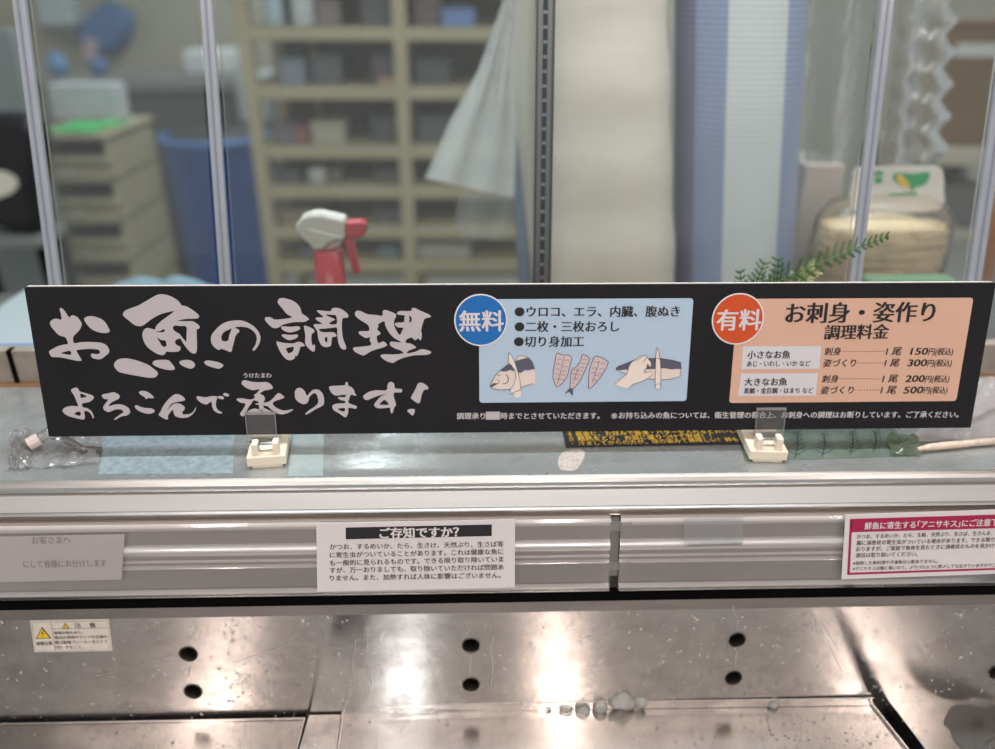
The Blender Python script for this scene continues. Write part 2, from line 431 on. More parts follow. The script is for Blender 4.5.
st_pg.shape(m, [(188, 244), (194, 255), (200, 244)], .0015, smooth=False)
m2 = MB(); st_pg.line(m2, [(424, 124), (426, 146)], .45, .0015); st_pg.line(m2, [(426, 149), (426, 156)], .5, .0015); part('caution_mark', m2, BLACKT, stk)
part('warning_mark', m, BLACKT, stk)

# ================================================================== price rail
rp = [on_rail(y, o) for y, o in ((515.5, -.002), (516, .0015), (518, .0030), (526, .0030), (527, .0008), (583, .0008), (584, .0024), (590, .0030), (590.8, -.002))]
RIBS = ((518.5, 525.5, .0030, .0036), (540, 552, .0008, .0050), (555.5, 558.5, .0008, .0022), (560.5, 564.5, .0008, .0040), (583.5, 589, .0024, .0050))
def xr(px): return rail_pl.hit(px, 552).x
CLR = clear('clear rail plastic', veil=0.10, veil_rgb=(225, 215, 210), rough=0.08, edge=0.5)
def rail(x0, x1, label):
    t = thing('price_rail', label, 'price rail', ((x0 + x1) / 2, rail_b.y, rail_b.z), 'price rails along the case front')
    part('channel', MB().prism(rp, x0, x1), RAILM, t)
    for ya, yb2, o0, o1 in RIBS:
        pf = [on_rail(ya + (yb2 - ya) * k / 8, o0 + (o1 - o0) * math.sin(math.pi * k / 8)) for k in range(9)]
        part('rib', MB().prism(pf, x0, x1), RIBM, t, smooth=False)
    co = [on_rail(517, .0072), on_rail(520, .0085), on_rail(586, .0085), on_rail(589.5, .0070), on_rail(589.2, .0062), on_rail(586, .0077), on_rail(520, .0077), on_rail(517.4, .0064)]
    part('clear_cover', MB().prism(co, x0, x1), CLR, t, label='clear plastic cover')
    return t
rail(XL, xr(609), 'clear ribbed price rail holding the white notice, ending at the joint')
rail(xr(619), XR, 'clear ribbed price rail behind the magenta notice')
jn = MB()
for y0, y1 in ((522, 531), (562, 570)):
    jn.prism([on_rail(y0, .004), on_rail(y1, .004), on_rail(y1, 0), on_rail(y0, 0)], xr(608), xr(630))
jn.prism([on_rail(519, .001), on_rail(577, .001), on_rail(577, -.003), on_rail(519, -.003)], xr(610), xr(618))
single('rail_joiner', jn, clear('joiner plastic', veil=.4, veil_rgb=(205, 196, 190), rough=.1), 'small grey joiner bridging the gap between the price rails', 'joiner')
card_pl = Plane(rail_t + RN * 0.0095, RN)
cg = Page(card_pl)
tab = MB()
tab.slab([cg.p(684, 517, .001), cg.p(743, 516, .001), cg.p(743, 543, .001), cg.p(684, 545, .001)], RN, 0.001)
tab.slab([cg.p(688, 543, .003), cg.p(741, 541.5, .003), cg.p(741, 543.5, .003), cg.p(688, 545, .003)], RN, 0.003)
single('card_pocket', tab, clear('clear tab', veil=0.12, rough=0.1, edge=0.55), 'small clear plastic pocket clipped on the empty rail beside the joint', 'card holder')

# white notice: ご存知ですか?
def card(name, quad, label, m=WHITE, th=0.0006):
    return single(name, MB().slab([cg.p(x, y, 0) for x, y in quad], RN, th), m, label, 'notice card')
n1 = card('notice_card', [(316.2, 523.7), (515.2, 519.3), (514.8, 587.6), (317.3, 591.8)], 'white notice card with a black heading bar and five lines of text')
pg = Page(card_pl, 310, 510, 995 / 220.)
m = MB(); pg.shape(m, [(162, 79), (822, 65), (822, 117), (162, 132)], .0003, smooth=False); part('heading_bar', m, BLACKT, n1, label='black heading bar')
m = MB(); pg.text(m, 'ご存知ですか？', (316, 104), (672, 97), .0006, 1.0, .035); part('heading', m, WHITE, n1, label='white heading letters')
m = MB()
for s_, yl, yr_ in (('かつお、するめいか、たら、生さけ、天然ぶり、生さば等', 166, 153), ('に寄生虫がついていることがあります。これは健康な魚に', 203, 187),
                  ('も一般的に見られるものです。できる限り取り除いていま', 239, 221), ('すが、万一おりましても、取り除いていただければ問題あ', 272, 257), ('りません。また、加熱すれば人体に影響はございません。', 307, 294)):
    pg.text(m, s_, (90, yl), (875 if not s_.endswith('。') else 862, yr_), .0004, 1.0, .012)
part('body_text', m, GREYT, n1)
# magenta notice
n2 = card('notice_card', [(845.6, 514.8), (1046, 508), (1043, 572), (841.5, 579.4)], 'white notice card with a magenta border and magenta heading band')
MAG = mat('magenta print', (160, 12, 70), 0.5)
pg = Page(card_pl, 840, 510, 995 / 155.)
m = MB()
pg.shape(m, [(64, 57), (1290, 20), (1290, 108), (75, 142)], .0003, smooth=False)
for pts in ([(64, 57), (79, 57), (62, 404), (45, 416)], [(45, 416), (48, 402), (1275, 362), (1275, 374)]): pg.shape(m, pts, .0003, smooth=False)
part('border', m, MAG, n2, label='magenta border and band')
m = MB(); pg.text(m, '鮮魚に寄生する｢アニサキス｣にご注意下さい', (157, 101), (1105, 74), .0006, 1.1, .03); part('heading', m, WHITE, n2, label='white heading letters')
m = MB()
for s_, a, b2 in (('かつお、するめいか、たら、生鮭、天然ぶり、生さば、生さんま、あじ', (108, 170), (1052, 144)), ('腸に渦巻状の寄生虫がついている場合があります。できる限り取り', (106, 211), (1052, 186)),
                  ('おりますが、ご家庭で魚体を見たときに渦巻状のものを見かけた', (103, 250), (1020, 226)), ('部位は取り除いてください。', (102, 290), (497, 280))):
    pg.text(m, s_, a, b2, .0004, 1.1, .008)
for s_, a, b2 in (('※加熱した魚料理や冷凍魚は心配ありません。', (82, 341), (628, 326)), ('※アニサキスは酸に強いので、〆サバのように酢〆しても生きていますのでご注意', (80, 376), (1052, 350))):
    pg.text(m, s_, a, b2, .0004, 1.05, .006)
part('body_text', m, GREYT, n2)
# faded card behind the left rail cover
in_pl = Plane(rail_t + RN * 0.0062, RN); ig = Page(in_pl, 0, 525, 995 / 130.)
n3 = single('notice_card', MB().slab([ig.p(-90, 92, 0), ig.p(953, 72, 0), ig.p(930, 418, 0), ig.p(-90, 440, 0)], RN, .0003), mat('faded card', (214, 203, 198), 0.6),
            'faded white card slid behind the rail cover near the ribbed end', 'notice card')
n3['label'] = 'faded white card inside the clear rail, below the crumpled clear bag'
m = MB(); ig.text(m, 'お客さまへ', (245, 118), (542, 110), .0003, 1.1, .02)
ig.text(m, 'にして皆様にお分けします', (180, 300), (815, 288), .0003, 1.25, .02)
part('lettering', m, mat('faded print', (140, 128, 126), 0.6), n3)

# ================================================================== the big sign
SU = V((0, math.sin(LEAN), math.cos(LEAN))); SN = V((0, -math.cos(LEAN), math.sin(LEAN)))
sp = Plane((0, 0, SIGN_Z), SN); sg = Page(sp)
bl, br, tl, tr = sg.p(48.05, 436.7, 0), sg.p(969.9, 427.7, 0), sg.p(24.95, 287.4, 0), sg.p(996.6, 283.0, 0)
w0, w1 = (bl.x + tl.x) / 2, (br.x + tr.x) / 2
hs = ((tl - sp.o).dot(SU) + (tr - sp.o).dot(SU)) / 2; lo = ((bl - sp.o).dot(SU) + (br - sp.o).dot(SU)) / 2
def sgn(x, h, off=0): return V((x, 0, SIGN_Z)) + SU * h + SN * off
sign = thing('sign_board', 'long black signboard with pale brush lettering standing on the ledge', 'sign', (0, 0, SIGN_Z))
part('board', MB().slab([sgn(w0, lo), sgn(w1, lo), sgn(w1, hs), sgn(w0, hs)], SN, 0.0045), INK, sign)
part('board_core', MB().slab([sgn(w0, lo, -.0046), sgn(w1, lo, -.0046), sgn(w1, hs + .0004, -.0046), sgn(w0, hs + .0004, -.0046)], SN, 0.004), mat('white foam core', (232, 222, 214), 0.6), sign, label='white foam core edge')
OFF = .0003
lt = MB()
g = sg.zoom(40, 290, 995 / 120.)
g.shape(lt, [(175,148),(200,165),(228,205),(245,228),(258,213),(280,210),(312,225),(340,262),(347,290),(330,330),(300,362),(278,385),(276,410),(285,440),(340,432),(400,430),(470,432),(520,440),(555,460),(575,495),(572,520),(545,545),(515,568),(490,574),(450,568),(428,555),(424,535),(435,526),(460,530),(490,528),(500,515),(485,495),(450,490),(400,488),(350,492),(305,500),(315,525),(345,578),(335,588),(290,583),(230,570),(170,558),(110,556),(90,545),(76,510),(100,492),(150,465),(200,452),(232,446),(222,410),(208,390),(180,383),(150,368),(120,335),(95,305),(84,280),(90,258),(115,240),(140,236),(172,246),(180,230),(172,190),(164,160)], OFF,
        [[(178,522),(215,510),(252,505),(258,535),(215,532)]])
g.shape(lt, [(367,245),(380,225),(415,215),(460,222),(510,240),(545,270),(568,310),(580,335),(572,350),(535,357),(480,347),(430,325),(395,290)], OFF)
g.shape(lt, [(614,625),(625,595),(655,573),(710,565),(770,575),(840,595),(900,620),(940,650),(975,680),(975,705),(950,725),(890,725),(800,710),(720,695),(660,680),(630,655)], OFF)
g = sg.zoom(120, 285, 995 / 120.)
g.shape(lt, [(25,240),(40,215),(80,195),(150,170),(230,125),(300,85),(345,75),(410,88),(470,120),(500,150),(512,168),(550,175),(600,205),(640,235),(657,258),(645,275),(600,280),(550,281),(510,288),(480,296),(540,299),(600,300),(640,320),(662,345),(655,362),(638,372),(638,440),(640,520),(635,555),(618,568),(590,560),(560,530),(530,490),(505,450),(498,443),(470,452),(458,470),(465,492),(500,510),(503,530),(490,548),(440,555),(390,552),(380,560),(370,575),(340,580),(300,565),(240,525),(205,480),(188,430),(190,390),(205,365),(235,355),(290,368),(300,340),(340,300),(400,255),(450,217),(400,225),(330,245),(260,285),(200,330),(165,342),(120,330),(70,290),(35,262)], OFF,
        [[(440,350),(460,335),(500,340),(550,345),(553,400),(550,468),(535,455),(510,425),(495,405),(460,385),(445,370)], [(310,435),(340,455),(378,462),(385,505),(355,508),(335,480)], [(295,386),(335,382),(360,366),(372,374),(368,386),(335,392)]])
for q in ([(270,650),(285,628),(330,620),(400,622),(425,645),(455,685),(445,703),(395,703),(340,690),(290,670)], [(493,640),(510,625),(560,620),(600,630),(622,655),(615,680),(585,693),(540,680),(505,660)], [(698,640),(720,625),(760,628),(820,640),(840,650),(858,662),(850,678),(820,693),(770,683),(720,665)]):
    g.shape(lt, q, OFF)
g = sg.zoom(200, 285, 995 / 120.)
g.shape(lt, [(90,450),(100,410),(130,370),(180,325),(240,300),(310,292),(370,300),(430,330),(475,370),(500,420),(500,460),(485,500),(455,540),(440,543),(437,530),(455,505),(468,470),(470,430),(455,395),(420,365),(390,352),(340,345),(290,352),(320,368),(328,385),(310,402),(295,425),(285,460),(270,520),(262,550),(245,553),(200,535),(175,530),(155,538),(125,520),(100,490)], OFF,
        [[(180,420),(200,390),(240,370),(262,362),(245,410),(232,460),(195,465),(180,450)]])
g = sg.zoom(260, 290, 9.95)
for q, h in (([(178,110),(190,88),(225,78),(290,92),(350,120),(395,165),(412,210),(420,235),(460,260),(490,290),(475,300),(440,318),(360,318),(290,328),(230,345),(190,370),(145,380),(105,360),(65,320),(50,295),(55,272),(90,268),(115,275),(145,292),(210,290),(320,272),(270,240),(220,180),(180,130)], []),
             ([(210,375),(230,360),(300,365),(380,360),(400,375),(395,392),(350,412),(295,422),(240,405)], []), ([(215,452),(235,440),(300,446),(370,442),(380,455),(360,480),(300,498),(255,485)], []),
             ([(163,515),(190,515),(240,525),(330,530),(375,515),(415,520),(445,548),(440,560),(405,565),(390,610),(370,655),(350,655),(345,680),(310,697),(270,692),(225,650),(190,590)], [[(262,580),(330,565),(335,590),(320,615),(285,628),(272,610)]]),
             ([(437,358),(470,360),(520,380),(543,405),(535,425),(515,440),(512,500),(525,550),(545,540),(548,570),(545,600),(525,612),(480,575),(450,530),(452,450)], []),
             ([(565,205),(600,203),(700,210),(715,185),(755,176),(800,185),(850,215),(880,250),(870,275),(830,278),(818,300),(815,380),(825,470),(845,530),(858,570),(850,590),(830,592),(800,570),(780,520),(770,450),(766,376),(720,376),(640,384),(590,388),(598,408),(640,420),(720,418),(750,432),(765,455),(745,465),(720,470),(712,510),(708,550),(680,565),(640,565),(605,540),(580,480),(570,410),(550,380),(533,345),(560,338),(620,335),(580,310),(552,285),(570,272),(630,268),(600,240)],
              [[(655,243),(740,248),(760,262),(762,336),(690,337),(720,308),(750,295),(720,278),(680,260)], [(645,480),(665,465),(672,490),(665,520),(650,510)]])):
    g.shape(lt, q, OFF, h)
g = sg.zoom(340, 290, 9.95)
g.shape(lt, [(148,235),(165,208),(205,208),(270,238),(360,248),(420,255),(425,215),(440,198),(480,205),(550,235),(558,265),(540,300),(540,350),(560,400),(595,445),(620,400),(630,375),(580,372),(548,345),(560,325),(635,318),(640,270),(650,255),(575,243),(570,225),(600,208),(705,208),(715,182),(745,178),(800,205),(870,235),(905,258),(895,272),(845,285),(825,330),(808,400),(815,440),(808,490),(795,500),(780,480),(745,500),(715,472),(665,490),(655,525),(700,530),(750,560),(755,575),(710,592),(680,605),(670,630),(760,610),(800,590),(850,592),(905,612),(900,630),(860,645),(750,648),(650,670),(580,695),(535,722),(505,722),(450,700),(408,665),(410,645),(450,638),(530,640),(630,628),(600,600),(545,580),(500,550),(500,520),(520,513),(610,520),(560,490),(520,460),(480,410),(450,350),(440,310),(380,340),(385,360),(370,390),(400,420),(400,440),(368,458),(370,500),(385,528),(430,510),(460,530),(468,550),(430,570),(330,600),(280,625),(240,650),(200,640),(145,610),(130,580),(150,568),(220,562),(310,545),(295,500),(300,470),(260,478),(215,455),(188,430),(195,410),(285,405),(290,370),(270,340),(220,310),(165,270)], OFF,
        [[(685,258),(708,268),(714,292),(705,320),(688,312),(694,290)]])
g = sg.zoom(55, 370, 9.95)
g.shape(lt, [(162,205),(180,183),(215,173),(235,188),(250,212),(310,230),(370,250),(388,268),(380,290),(340,318),(275,332),(278,368),(320,378),(360,405),(380,440),(388,475),(378,478),(360,440),(330,412),(295,408),(298,450),(298,480),(285,492),(240,485),(170,468),(110,445),(78,410),(85,385),(120,365),(175,355),(230,358),(215,310),(195,260)], OFF,
        [[(255,235),(290,245),(318,262),(290,272),(258,275)], [(195,432),(230,413),(255,418),(255,450),(225,452)]])
for q in ([(466,260),(480,240),(530,232),(580,220),(620,232),(645,258),(635,285),(595,305),(560,325),(535,358),(600,342),(660,342),(710,360),(742,390),(748,420),(720,450),(660,462),(600,495),(590,492),(610,470),(650,440),(680,420),(665,395),(620,390),(570,405),(535,418),(500,405),(480,380),(490,350),(520,310),(530,292),(495,288)],
          [(835,222),(860,208),(905,210),(945,230),(985,270),(970,280),(925,278),(910,290),(895,272),(855,245)], [(795,365),(810,348),(850,365),(910,378),(960,380),(990,400),(985,420),(940,435),(880,425),(825,400)]):
    g.shape(lt, q, OFF)
g = sg.zoom(150, 370, 9.95)
for q in ([(88,445),(105,415),(130,360),(175,300),(225,255),(262,238),(310,250),(345,280),(350,298),(320,310),(265,318),(225,330),(200,355),(172,402),(212,356),(250,331),(300,335),(340,360),(348,385),(325,415),(330,440),(370,440),(410,430),(440,400),(455,368),(458,385),(440,420),(400,460),(350,475),(290,472),(245,450),(228,395),(200,425),(180,455),(182,485),(160,490),(120,470)],
          [(463,275),(475,258),(510,265),(560,270),(620,258),(665,262),(670,275),(660,310),(658,360),(680,400),(718,420),(710,432),(680,428),(640,405),(618,360),(615,315),(590,325),(560,343),(510,325),(475,295)],
          [(672,272),(690,258),(720,260),(738,275),(730,290),(700,288)], [(727,240),(745,228),(775,235),(790,250),(775,262),(750,258)]):
    g.shape(lt, q, OFF)
g = sg.zoom(230, 365, 9.95)
for q in ([(115,180),(130,155),(155,150),(215,165),(290,170),(360,168),(405,190),(428,222),(410,240),(350,252),(310,272),(300,285),(335,305),(350,340),(335,372),(330,470),(290,470),(290,400),(245,390),(290,372),(240,350),(215,380),(180,430),(160,480),(130,510),(105,495),(105,475),(130,440),(155,385),(110,375),(70,350),(75,332),(120,330),(200,342),(245,325),(240,295),(265,280),(295,240),(230,250),(180,235),(140,210)],
          [(340,375),(385,365),(430,330),(465,290),(490,278),(530,305),(540,322),(500,342),(455,355),(425,380),(450,415),(495,440),(545,452),(618,440),(625,448),(580,475),(520,490),(470,482),(420,450),(375,410),(330,400)],
          [(165,475),(200,445),(250,432),(290,440),(330,425),(370,440),(420,462),(460,470),(460,482),(165,484)],
          [(645,280),(655,245),(685,225),(720,235),(750,270),(765,305),(805,265),(830,245),(880,245),(920,280),(935,330),(935,385),(910,410),(850,440),(770,488),(750,487),(780,455),(840,415),(875,380),(878,340),(860,290),(830,282),(790,320),(780,360),(760,382),(725,388),(680,365),(650,330)]):
    g.shape(lt, q, OFF)
g = sg.zoom(330, 370, 9.95)
g.shape(lt, [(-8,165),(60,155),(148,150),(152,128),(165,118),(180,130),(182,155),(215,170),(240,200),(248,230),(262,245),(250,256),(210,245),(190,290),(185,325),(230,345),(265,358),(265,378),(250,385),(185,375),(182,420),(165,462),(145,468),(90,430),(45,405),(22,370),(35,345),(80,332),(150,328),(145,305),(110,300),(78,275),(100,268),(150,270),(155,245),(100,250),(60,255),(25,235),(5,210)], OFF, [[(78,388),(110,378),(148,380),(145,410),(115,408)]])
g.shape(lt, [(330,265),(345,245),(390,215),(460,200),(560,200),(572,150),(590,122),(615,118),(640,140),(648,180),(710,188),(718,205),(705,222),(640,225),(635,260),(655,330),(655,355),(638,375),(630,410),(612,432),(600,400),(595,375),(540,378),(480,380),(445,360),(440,340),(470,300),(510,260),(565,240),(500,250),(430,275),(375,298),(345,290)], OFF, [[(492,342),(515,315),(545,298),(575,325),(580,345),(530,345)]])
g.shape(lt, [(880,130),(920,128),(965,155),(978,175),(970,195),(940,195),(915,240),(895,320),(870,328),(810,285),(808,268),(850,190)], OFF)
g.shape(lt, [(768,405),(790,388),(835,388),(845,405),(830,445),(815,448),(785,425)], OFF)
part('brush_lettering', lt, PALE, sign, label='pale grey brush-written lettering')
# small white lettering
m = MB()
sg.text(m, 'うけたまわ', (243.8, 375.3), (271.4, 375.2), OFF, 1.0, .03)
part('furigana', m, PALE, sign, label='tiny reading above the brush lettering'); m = MB()
sg.text(m, '調理承り', (456.9, 415.9), (485, 415.9), OFF, 1.0, .018)
sg.text(m, '時までとさせていただきます。', (500.8, 415.8), (599.6, 415.5), OFF, 1.0, .018)
sg.text(m, '※', (611.1, 415.4), (617.2, 415.3), OFF, 1.0)
sg.text(m, 'お持ち込みの魚については、衛生管理の都合上、お刺身への調理はお断りしています。ご了承ください。', (618.8, 415.3), (958.5, 414.3), OFF, 1.0, .018)
part('small_lettering', m, mat('white print', (208, 202, 202), 0.5), sign, label='small white lettering')
m = MB(); sg.shape(m, [(485.8, 411.6), (500, 411.6), (499.8, 419.6), (485.6, 419.6)], OFF, smooth=False); part('time_patch', m, PALE, sign, label='blank pale patch')

def u_of(px, py): return sg.p(px, py, 0).x
def h_of(px, py): return (sg.p(px, py, 0) - sp.o).dot(SU)
def rpanel(x0, x1, h0, h1, off, rad):
    pts = []
    for cx_, ch, a0 in ((x1 - rad, h1 - rad, 0), (x0 + rad, h1 - rad, 90), (x0 + rad, h0 + rad, 180), (x1 - rad, h0 + rad, 270)):
        for k in range(5):
            a = math.radians(a0 + 22.5 * k); pts.append(sgn(cx_ + rad * math.cos(a), ch + rad * math.sin(a), off))
    return pts
def panel(name, pl_, pr_, m, rim=None):
    (xa, ya), (xb, yb_), ytop = pl_[0], pr_[0], pr_[1]
    mb = MB().fill(rpanel(u_of(*pl_[0]), (u_of(*pr_[0]) + u_of(*pr_[1])) / 2, h_of(*pr_[0]), h_of(*pr_[1]), .0003, .003))
    return part(name, mb, m, sign)
BLUE = mat('pale blue print', (178, 196, 214), 0.45)
bp = panel('free_service_panel', [(479.4, 401.4)], [(686.4, 400.9), (693.3, 298.1)], BLUE); bp['label'] = 'pale blue panel with fish drawings'
SALM = mat('salmon print', (216, 172, 148), 0.45)
prim = MB().fill(rpanel(u_of(729.2, 400.6), (u_of(955.8, 400.6) + u_of(973.6, 298)) / 2, h_of(955.6, 400.9), h_of(973.3, 297.6), .0003, .003))
pp = part('price_panel', prim, SALM, sign, label='salmon price panel')
def disc(name, cx_, cy_, rpx, c1, label):
    c = sg.p(cx_, cy_, 0); rr = abs(u_of(cx_ + rpx, cy_) - u_of(cx_, cy_))
    ring = lambda q, off: [c + V((1, 0, 0)) * q * math.cos(2 * math.pi * i / 48) + SU * q * math.sin(2 * math.pi * i / 48) + SN * off for i in range(48)]
    d = part(name, MB().fill(ring(rr, .0005)), mat('badge rim', (226, 222, 224), 0.5), sign, label=label)
    part('badge_field', MB().fill(ring(rr * 0.945, .0007)), c1, d)
    return d
d1 = disc('free_badge', 480.8, 320.1, 26.6, mat('badge blue', (14, 104, 178), 0.45), 'round blue badge with white rim')
d2 = disc('paid_badge', 737.7, 318.9, 26.0, mat('badge orange', (206, 76, 22), 0.45), 'round orange badge with white rim')
BW = mat('badge white', (216, 208, 210), 0.5)
m = MB(); sg.text(m, '無料', (459.5, 320.9), (503.4, 320.6), .0009, 1.0, .024); part('badge_lettering', m, BW, d1)
m = MB(); sg.text(m, '有料', (716.8, 320), (760.6, 319.4), .0009, 1.0, .024); part('badge_lettering', m, BW, d2)
m = MB()
sg.text(m, '●ウロコ、エラ、内臓、腹ぬき', (515, 311.5), (679.4, 311.2), OFF + .0003, 1.0, .026, stress=.05)
sg.text(m, '●二枚・三枚おろし', (515, 326.5), (618.9, 326.2), OFF + .0003, 1.0, .026, stress=.05)
sg.text(m, '●切り身加工', (514.3, 341.4), (583.7, 341.2), OFF + .0003, 1.0, .026, stress=.05)
part('panel_lettering', m, BLACKT, bp)

# drawings on the blue panel
FL = mat('drawing cream', (226, 208, 198), 0.5); FD = mat('drawing slate', (86, 86, 100), 0.5); FP = mat('drawing pink', (208, 186, 188), 0.5); LN = mat('drawing line', (48, 44, 52), 0.5)
A1, A2, A3, A4 = .0005, .0007, .0009, .0011
ill1 = MB(); ill1d = MB(); ill1k = MB(); lines = MB(); fl2 = MB(); fd2 = MB(); k2 = MB(); h2m = MB(); tailm = MB()
g = sg.zoom(480, 345, 995 / 110.)
head = [(92,370),(105,335),(135,280),(170,240),(215,205),(260,172),(300,215),(322,260),(318,320),(300,370),(275,395),(215,402),(150,400),(110,390)]
knife1 = [(262,65),(290,100),(320,170),(345,250),(362,330),(368,400),(275,440),(275,400),(310,350),(325,290),(315,225),(275,170),(255,160),(258,110)]
g.shape(ill1, head, A1); g.shape(ill1, [(340,250),(400,235),(440,233),(495,214),(500,270),(495,350),(370,380),(355,300)], A1, smooth=False)
g.shape(ill1, [(320,140),(345,95),(380,95),(435,105),(440,112),(345,135)], A1, smooth=False)
g.shape(ill1d, [(180,232),(215,205),(262,172),(300,215),(305,235),(270,225),(235,238)], A2); g.shape(ill1d, [(310,150),(345,135),(440,110),(475,150),(497,215),(440,224),(400,225),(380,245),(350,250),(335,205)], A2, smooth=False)
g.shape(ill1d, [(92,370),(120,345),(160,345),(150,355),(110,377)], A2)
g.shape(ill1k, knife1, A3, smooth=False); g.shape(ill1k, [(300,428),(368,402),(370,470),(320,475)], A3, smooth=False)
def outline(gg, pts, w=.45, sm=True, off=A4):
    q = smooth_loop(pts, 2) if sm else list(pts); gg.line(lines, q + [q[0]], w, off)
g.line(lines, smooth_loop(head)[0:18], .5, A4)
outline(g, knife1, .4, False); g.line(lines, [(370,380),(480,345)], .4, A4); g.line(lines, [(92,370),(110,390),(150,401),(215,403),(275,396)], .5, A4)
g.line(lines, [(235,265),(252,285),(258,310),(250,335),(230,345),(205,350)], .7, A4); g.line(lines, [(155,265),(168,277),(185,262)], .5, A4); g.line(lines, [(152,305),(172,318),(172,335),(158,345)], .4, A4)
g.line(lines, [(320,140),(345,95),(380,95),(435,105)], .4, A4)
g.line(lines, [(275,440),(368,402)], .4, A4)
pink = MB()
g = sg.zoom(545, 345, 953 / 70.)
f1 = [(155,112),(200,115),(250,135),(310,130),(345,150),(362,175),(345,240),(325,330),(300,420),(250,500),(160,570),(125,490),(105,420),(115,330),(140,200)]
f2 = [(500,140),(520,125),(570,145),(600,180),(595,220),(550,320),(500,440),(440,530),(380,590),(340,580),(345,480),(350,400),(370,330),(420,295),(465,245),(490,190)]
f3 = [(665,165),(690,148),(760,165),(830,205),(858,230),(840,290),(780,390),(700,500),(600,595),(590,540),(592,430),(605,330),(630,250)]
for q in (f1, f2, f3): g.shape(pink, q, A1); outline(g, q, .5)
g.shape(tailm, [(335,585),(380,590),(380,690),(355,670),(325,635),(275,668),(272,655),(310,610)], A2, smooth=False)
for pts in ([(255,160),(225,300),(190,450),(165,530)], [(455,300),(425,380),(375,530)], [(740,210),(690,350),(640,510)]): g.line(lines, pts, .35, A4)
for (x, y) in ((165,190),(262,205),(150,255),(245,290),(138,325),(230,350),(130,390),(212,400),(135,455),(200,465),(510,190),(490,245),(470,300),(450,350),(430,405),(408,460),(385,335),(365,390),(362,445),(760,250),(740,320),(705,380),(670,410),(640,470),(670,230),(640,310),(625,375)):
    g.line(lines, [(x, y + 6), (x + 25, y - 6), (x + 50, y), (x + 62, y + 12)], .3, A4)
g = sg.zoom(605, 340, 995 / 90.)
g.shape(fd2, [(118,310),(140,290),(230,255),(330,215),(480,200),(620,200),(740,220),(835,245),(838,320),(780,318),(740,325),(650,310),(560,320),(440,322),(240,325),(120,335)], A1, smooth=False)
g.shape(fl2, [(450,322),(560,318),(650,310),(740,325),(785,318),(835,320),(825,400),(720,430),(600,435),(480,425),(440,380)], A2, smooth=False)
g.shape(fl2, [(150,335),(245,330),(240,365),(190,355)], A2, smooth=False)
hand = [(110,485),(180,420),(240,372),(258,310),(290,250),(340,215),(380,180),(440,168),(470,195),(505,240),(510,285),(485,290),(468,260),(460,300),(430,340),(440,362),(480,350),(515,350),(515,380),(475,420),(400,455),(310,485),(255,530)]
g.shape(h2m, hand, A3); 
kn = [(570,80),(590,120),(605,200),(615,320),(612,540),(558,540),(552,480),(555,300),(560,170)]
g.shape(k2, kn, A3, smooth=False)
for pts in ([(110,485),(180,420),(240,372),(258,310)], [(340,240),(350,205),(380,180),(440,168),(470,195),(505,240),(510,285),(485,290),(468,260)], [(468,190),(440,215),(412,250)], [(412,182),(385,200),(365,215)],
            [(468,260),(460,300),(430,340),(440,362),(480,350),(515,350),(515,380),(475,420),(400,455),(310,485),(255,530)], [(118,310),(230,255),(330,215)], [(480,200),(620,200),(740,220),(835,245),(838,320),(825,400),(720,430),(620,436)], [(150,335),(190,357),(240,366)], [(480,425),(550,432)]):
    g.line(lines, pts, .4, A4)
outline(g, kn, .4, False); g.line(lines, [(552,495),(580,482),(605,480)], .4, A4)
FSK = mat('drawing skin', (232, 216, 204), 0.5)
for nm_, mb_, mm_, ll_ in (('fish_drawing', ill1, FL, 'cream drawn fish head and belly'), ('fish_back', ill1d, FD, 'slate back of the drawn fish head'), ('fillet_belly', fl2, FL, 'cream belly under the drawn hand'), ('fillet_back', fd2, FD, 'slate back under the drawn hand'),
                           ('fillet_tail', tailm, FD, 'dark tail of the drawn fillet'), ('knife_drawing', ill1k, FSK, 'drawn knife over the fish head'), ('knife_drawing', k2, FSK, 'drawn knife beside the hand'), ('hand_drawing', h2m, FSK, 'drawn hand')):
    part(nm_, mb_, mm_, bp, label=ll_)
part('fillet_drawing', pink, FP, bp, label='three pink drawn fillets')
part('drawing_lines', lines, LN, bp)

# price panel print
m = MB()
sg.text(m, 'お刺身・姿作り', (786, 313), (934.5, 311.6), OFF + .0003, 1.0, .03, stress=.05)
sg.text(m, '調理料金', (824.5, 332.2), (888.4, 331.3), OFF + .0003, 1.0, .03, stress=.05)
for l_, y, x0, x1, x2, x3, x4, x5 in (('刺身', 351, 824.5, 840.8, 843, 883, 886.3, 901.2), ('姿づくり', 362.6, 823.3, 855.6, 858, 882.5, 884.8, 899), ('刺身', 378.4, 822.1, 838.2, 840, 879.5, 882.7, 897.4), ('姿づくり', 389.7, 820.7, 853.3, 855.5, 878.5, 881, 896)):
    sg.text(m, l_, (x0, y + .3), (x1, y + .1), OFF + .0003, 1.0, .015, shear=.12)
    sg.text(m, '1 尾', (x4, y), (x5, y - .2), OFF + .0003, .95, .015, shear=.12)
    nd = int((x3 - x2) / 2.7)
    for k in range(nd + 1):
        cx_ = x2 + (x3 - x2) * k / nd
        sg.shape(m, [(cx_ + .55 * math.cos(a_) , y + .2 + .55 * math.sin(a_)) for a_ in (0, 1.05, 2.09, 3.14, 4.19, 5.24)], OFF + .0003, smooth=False)
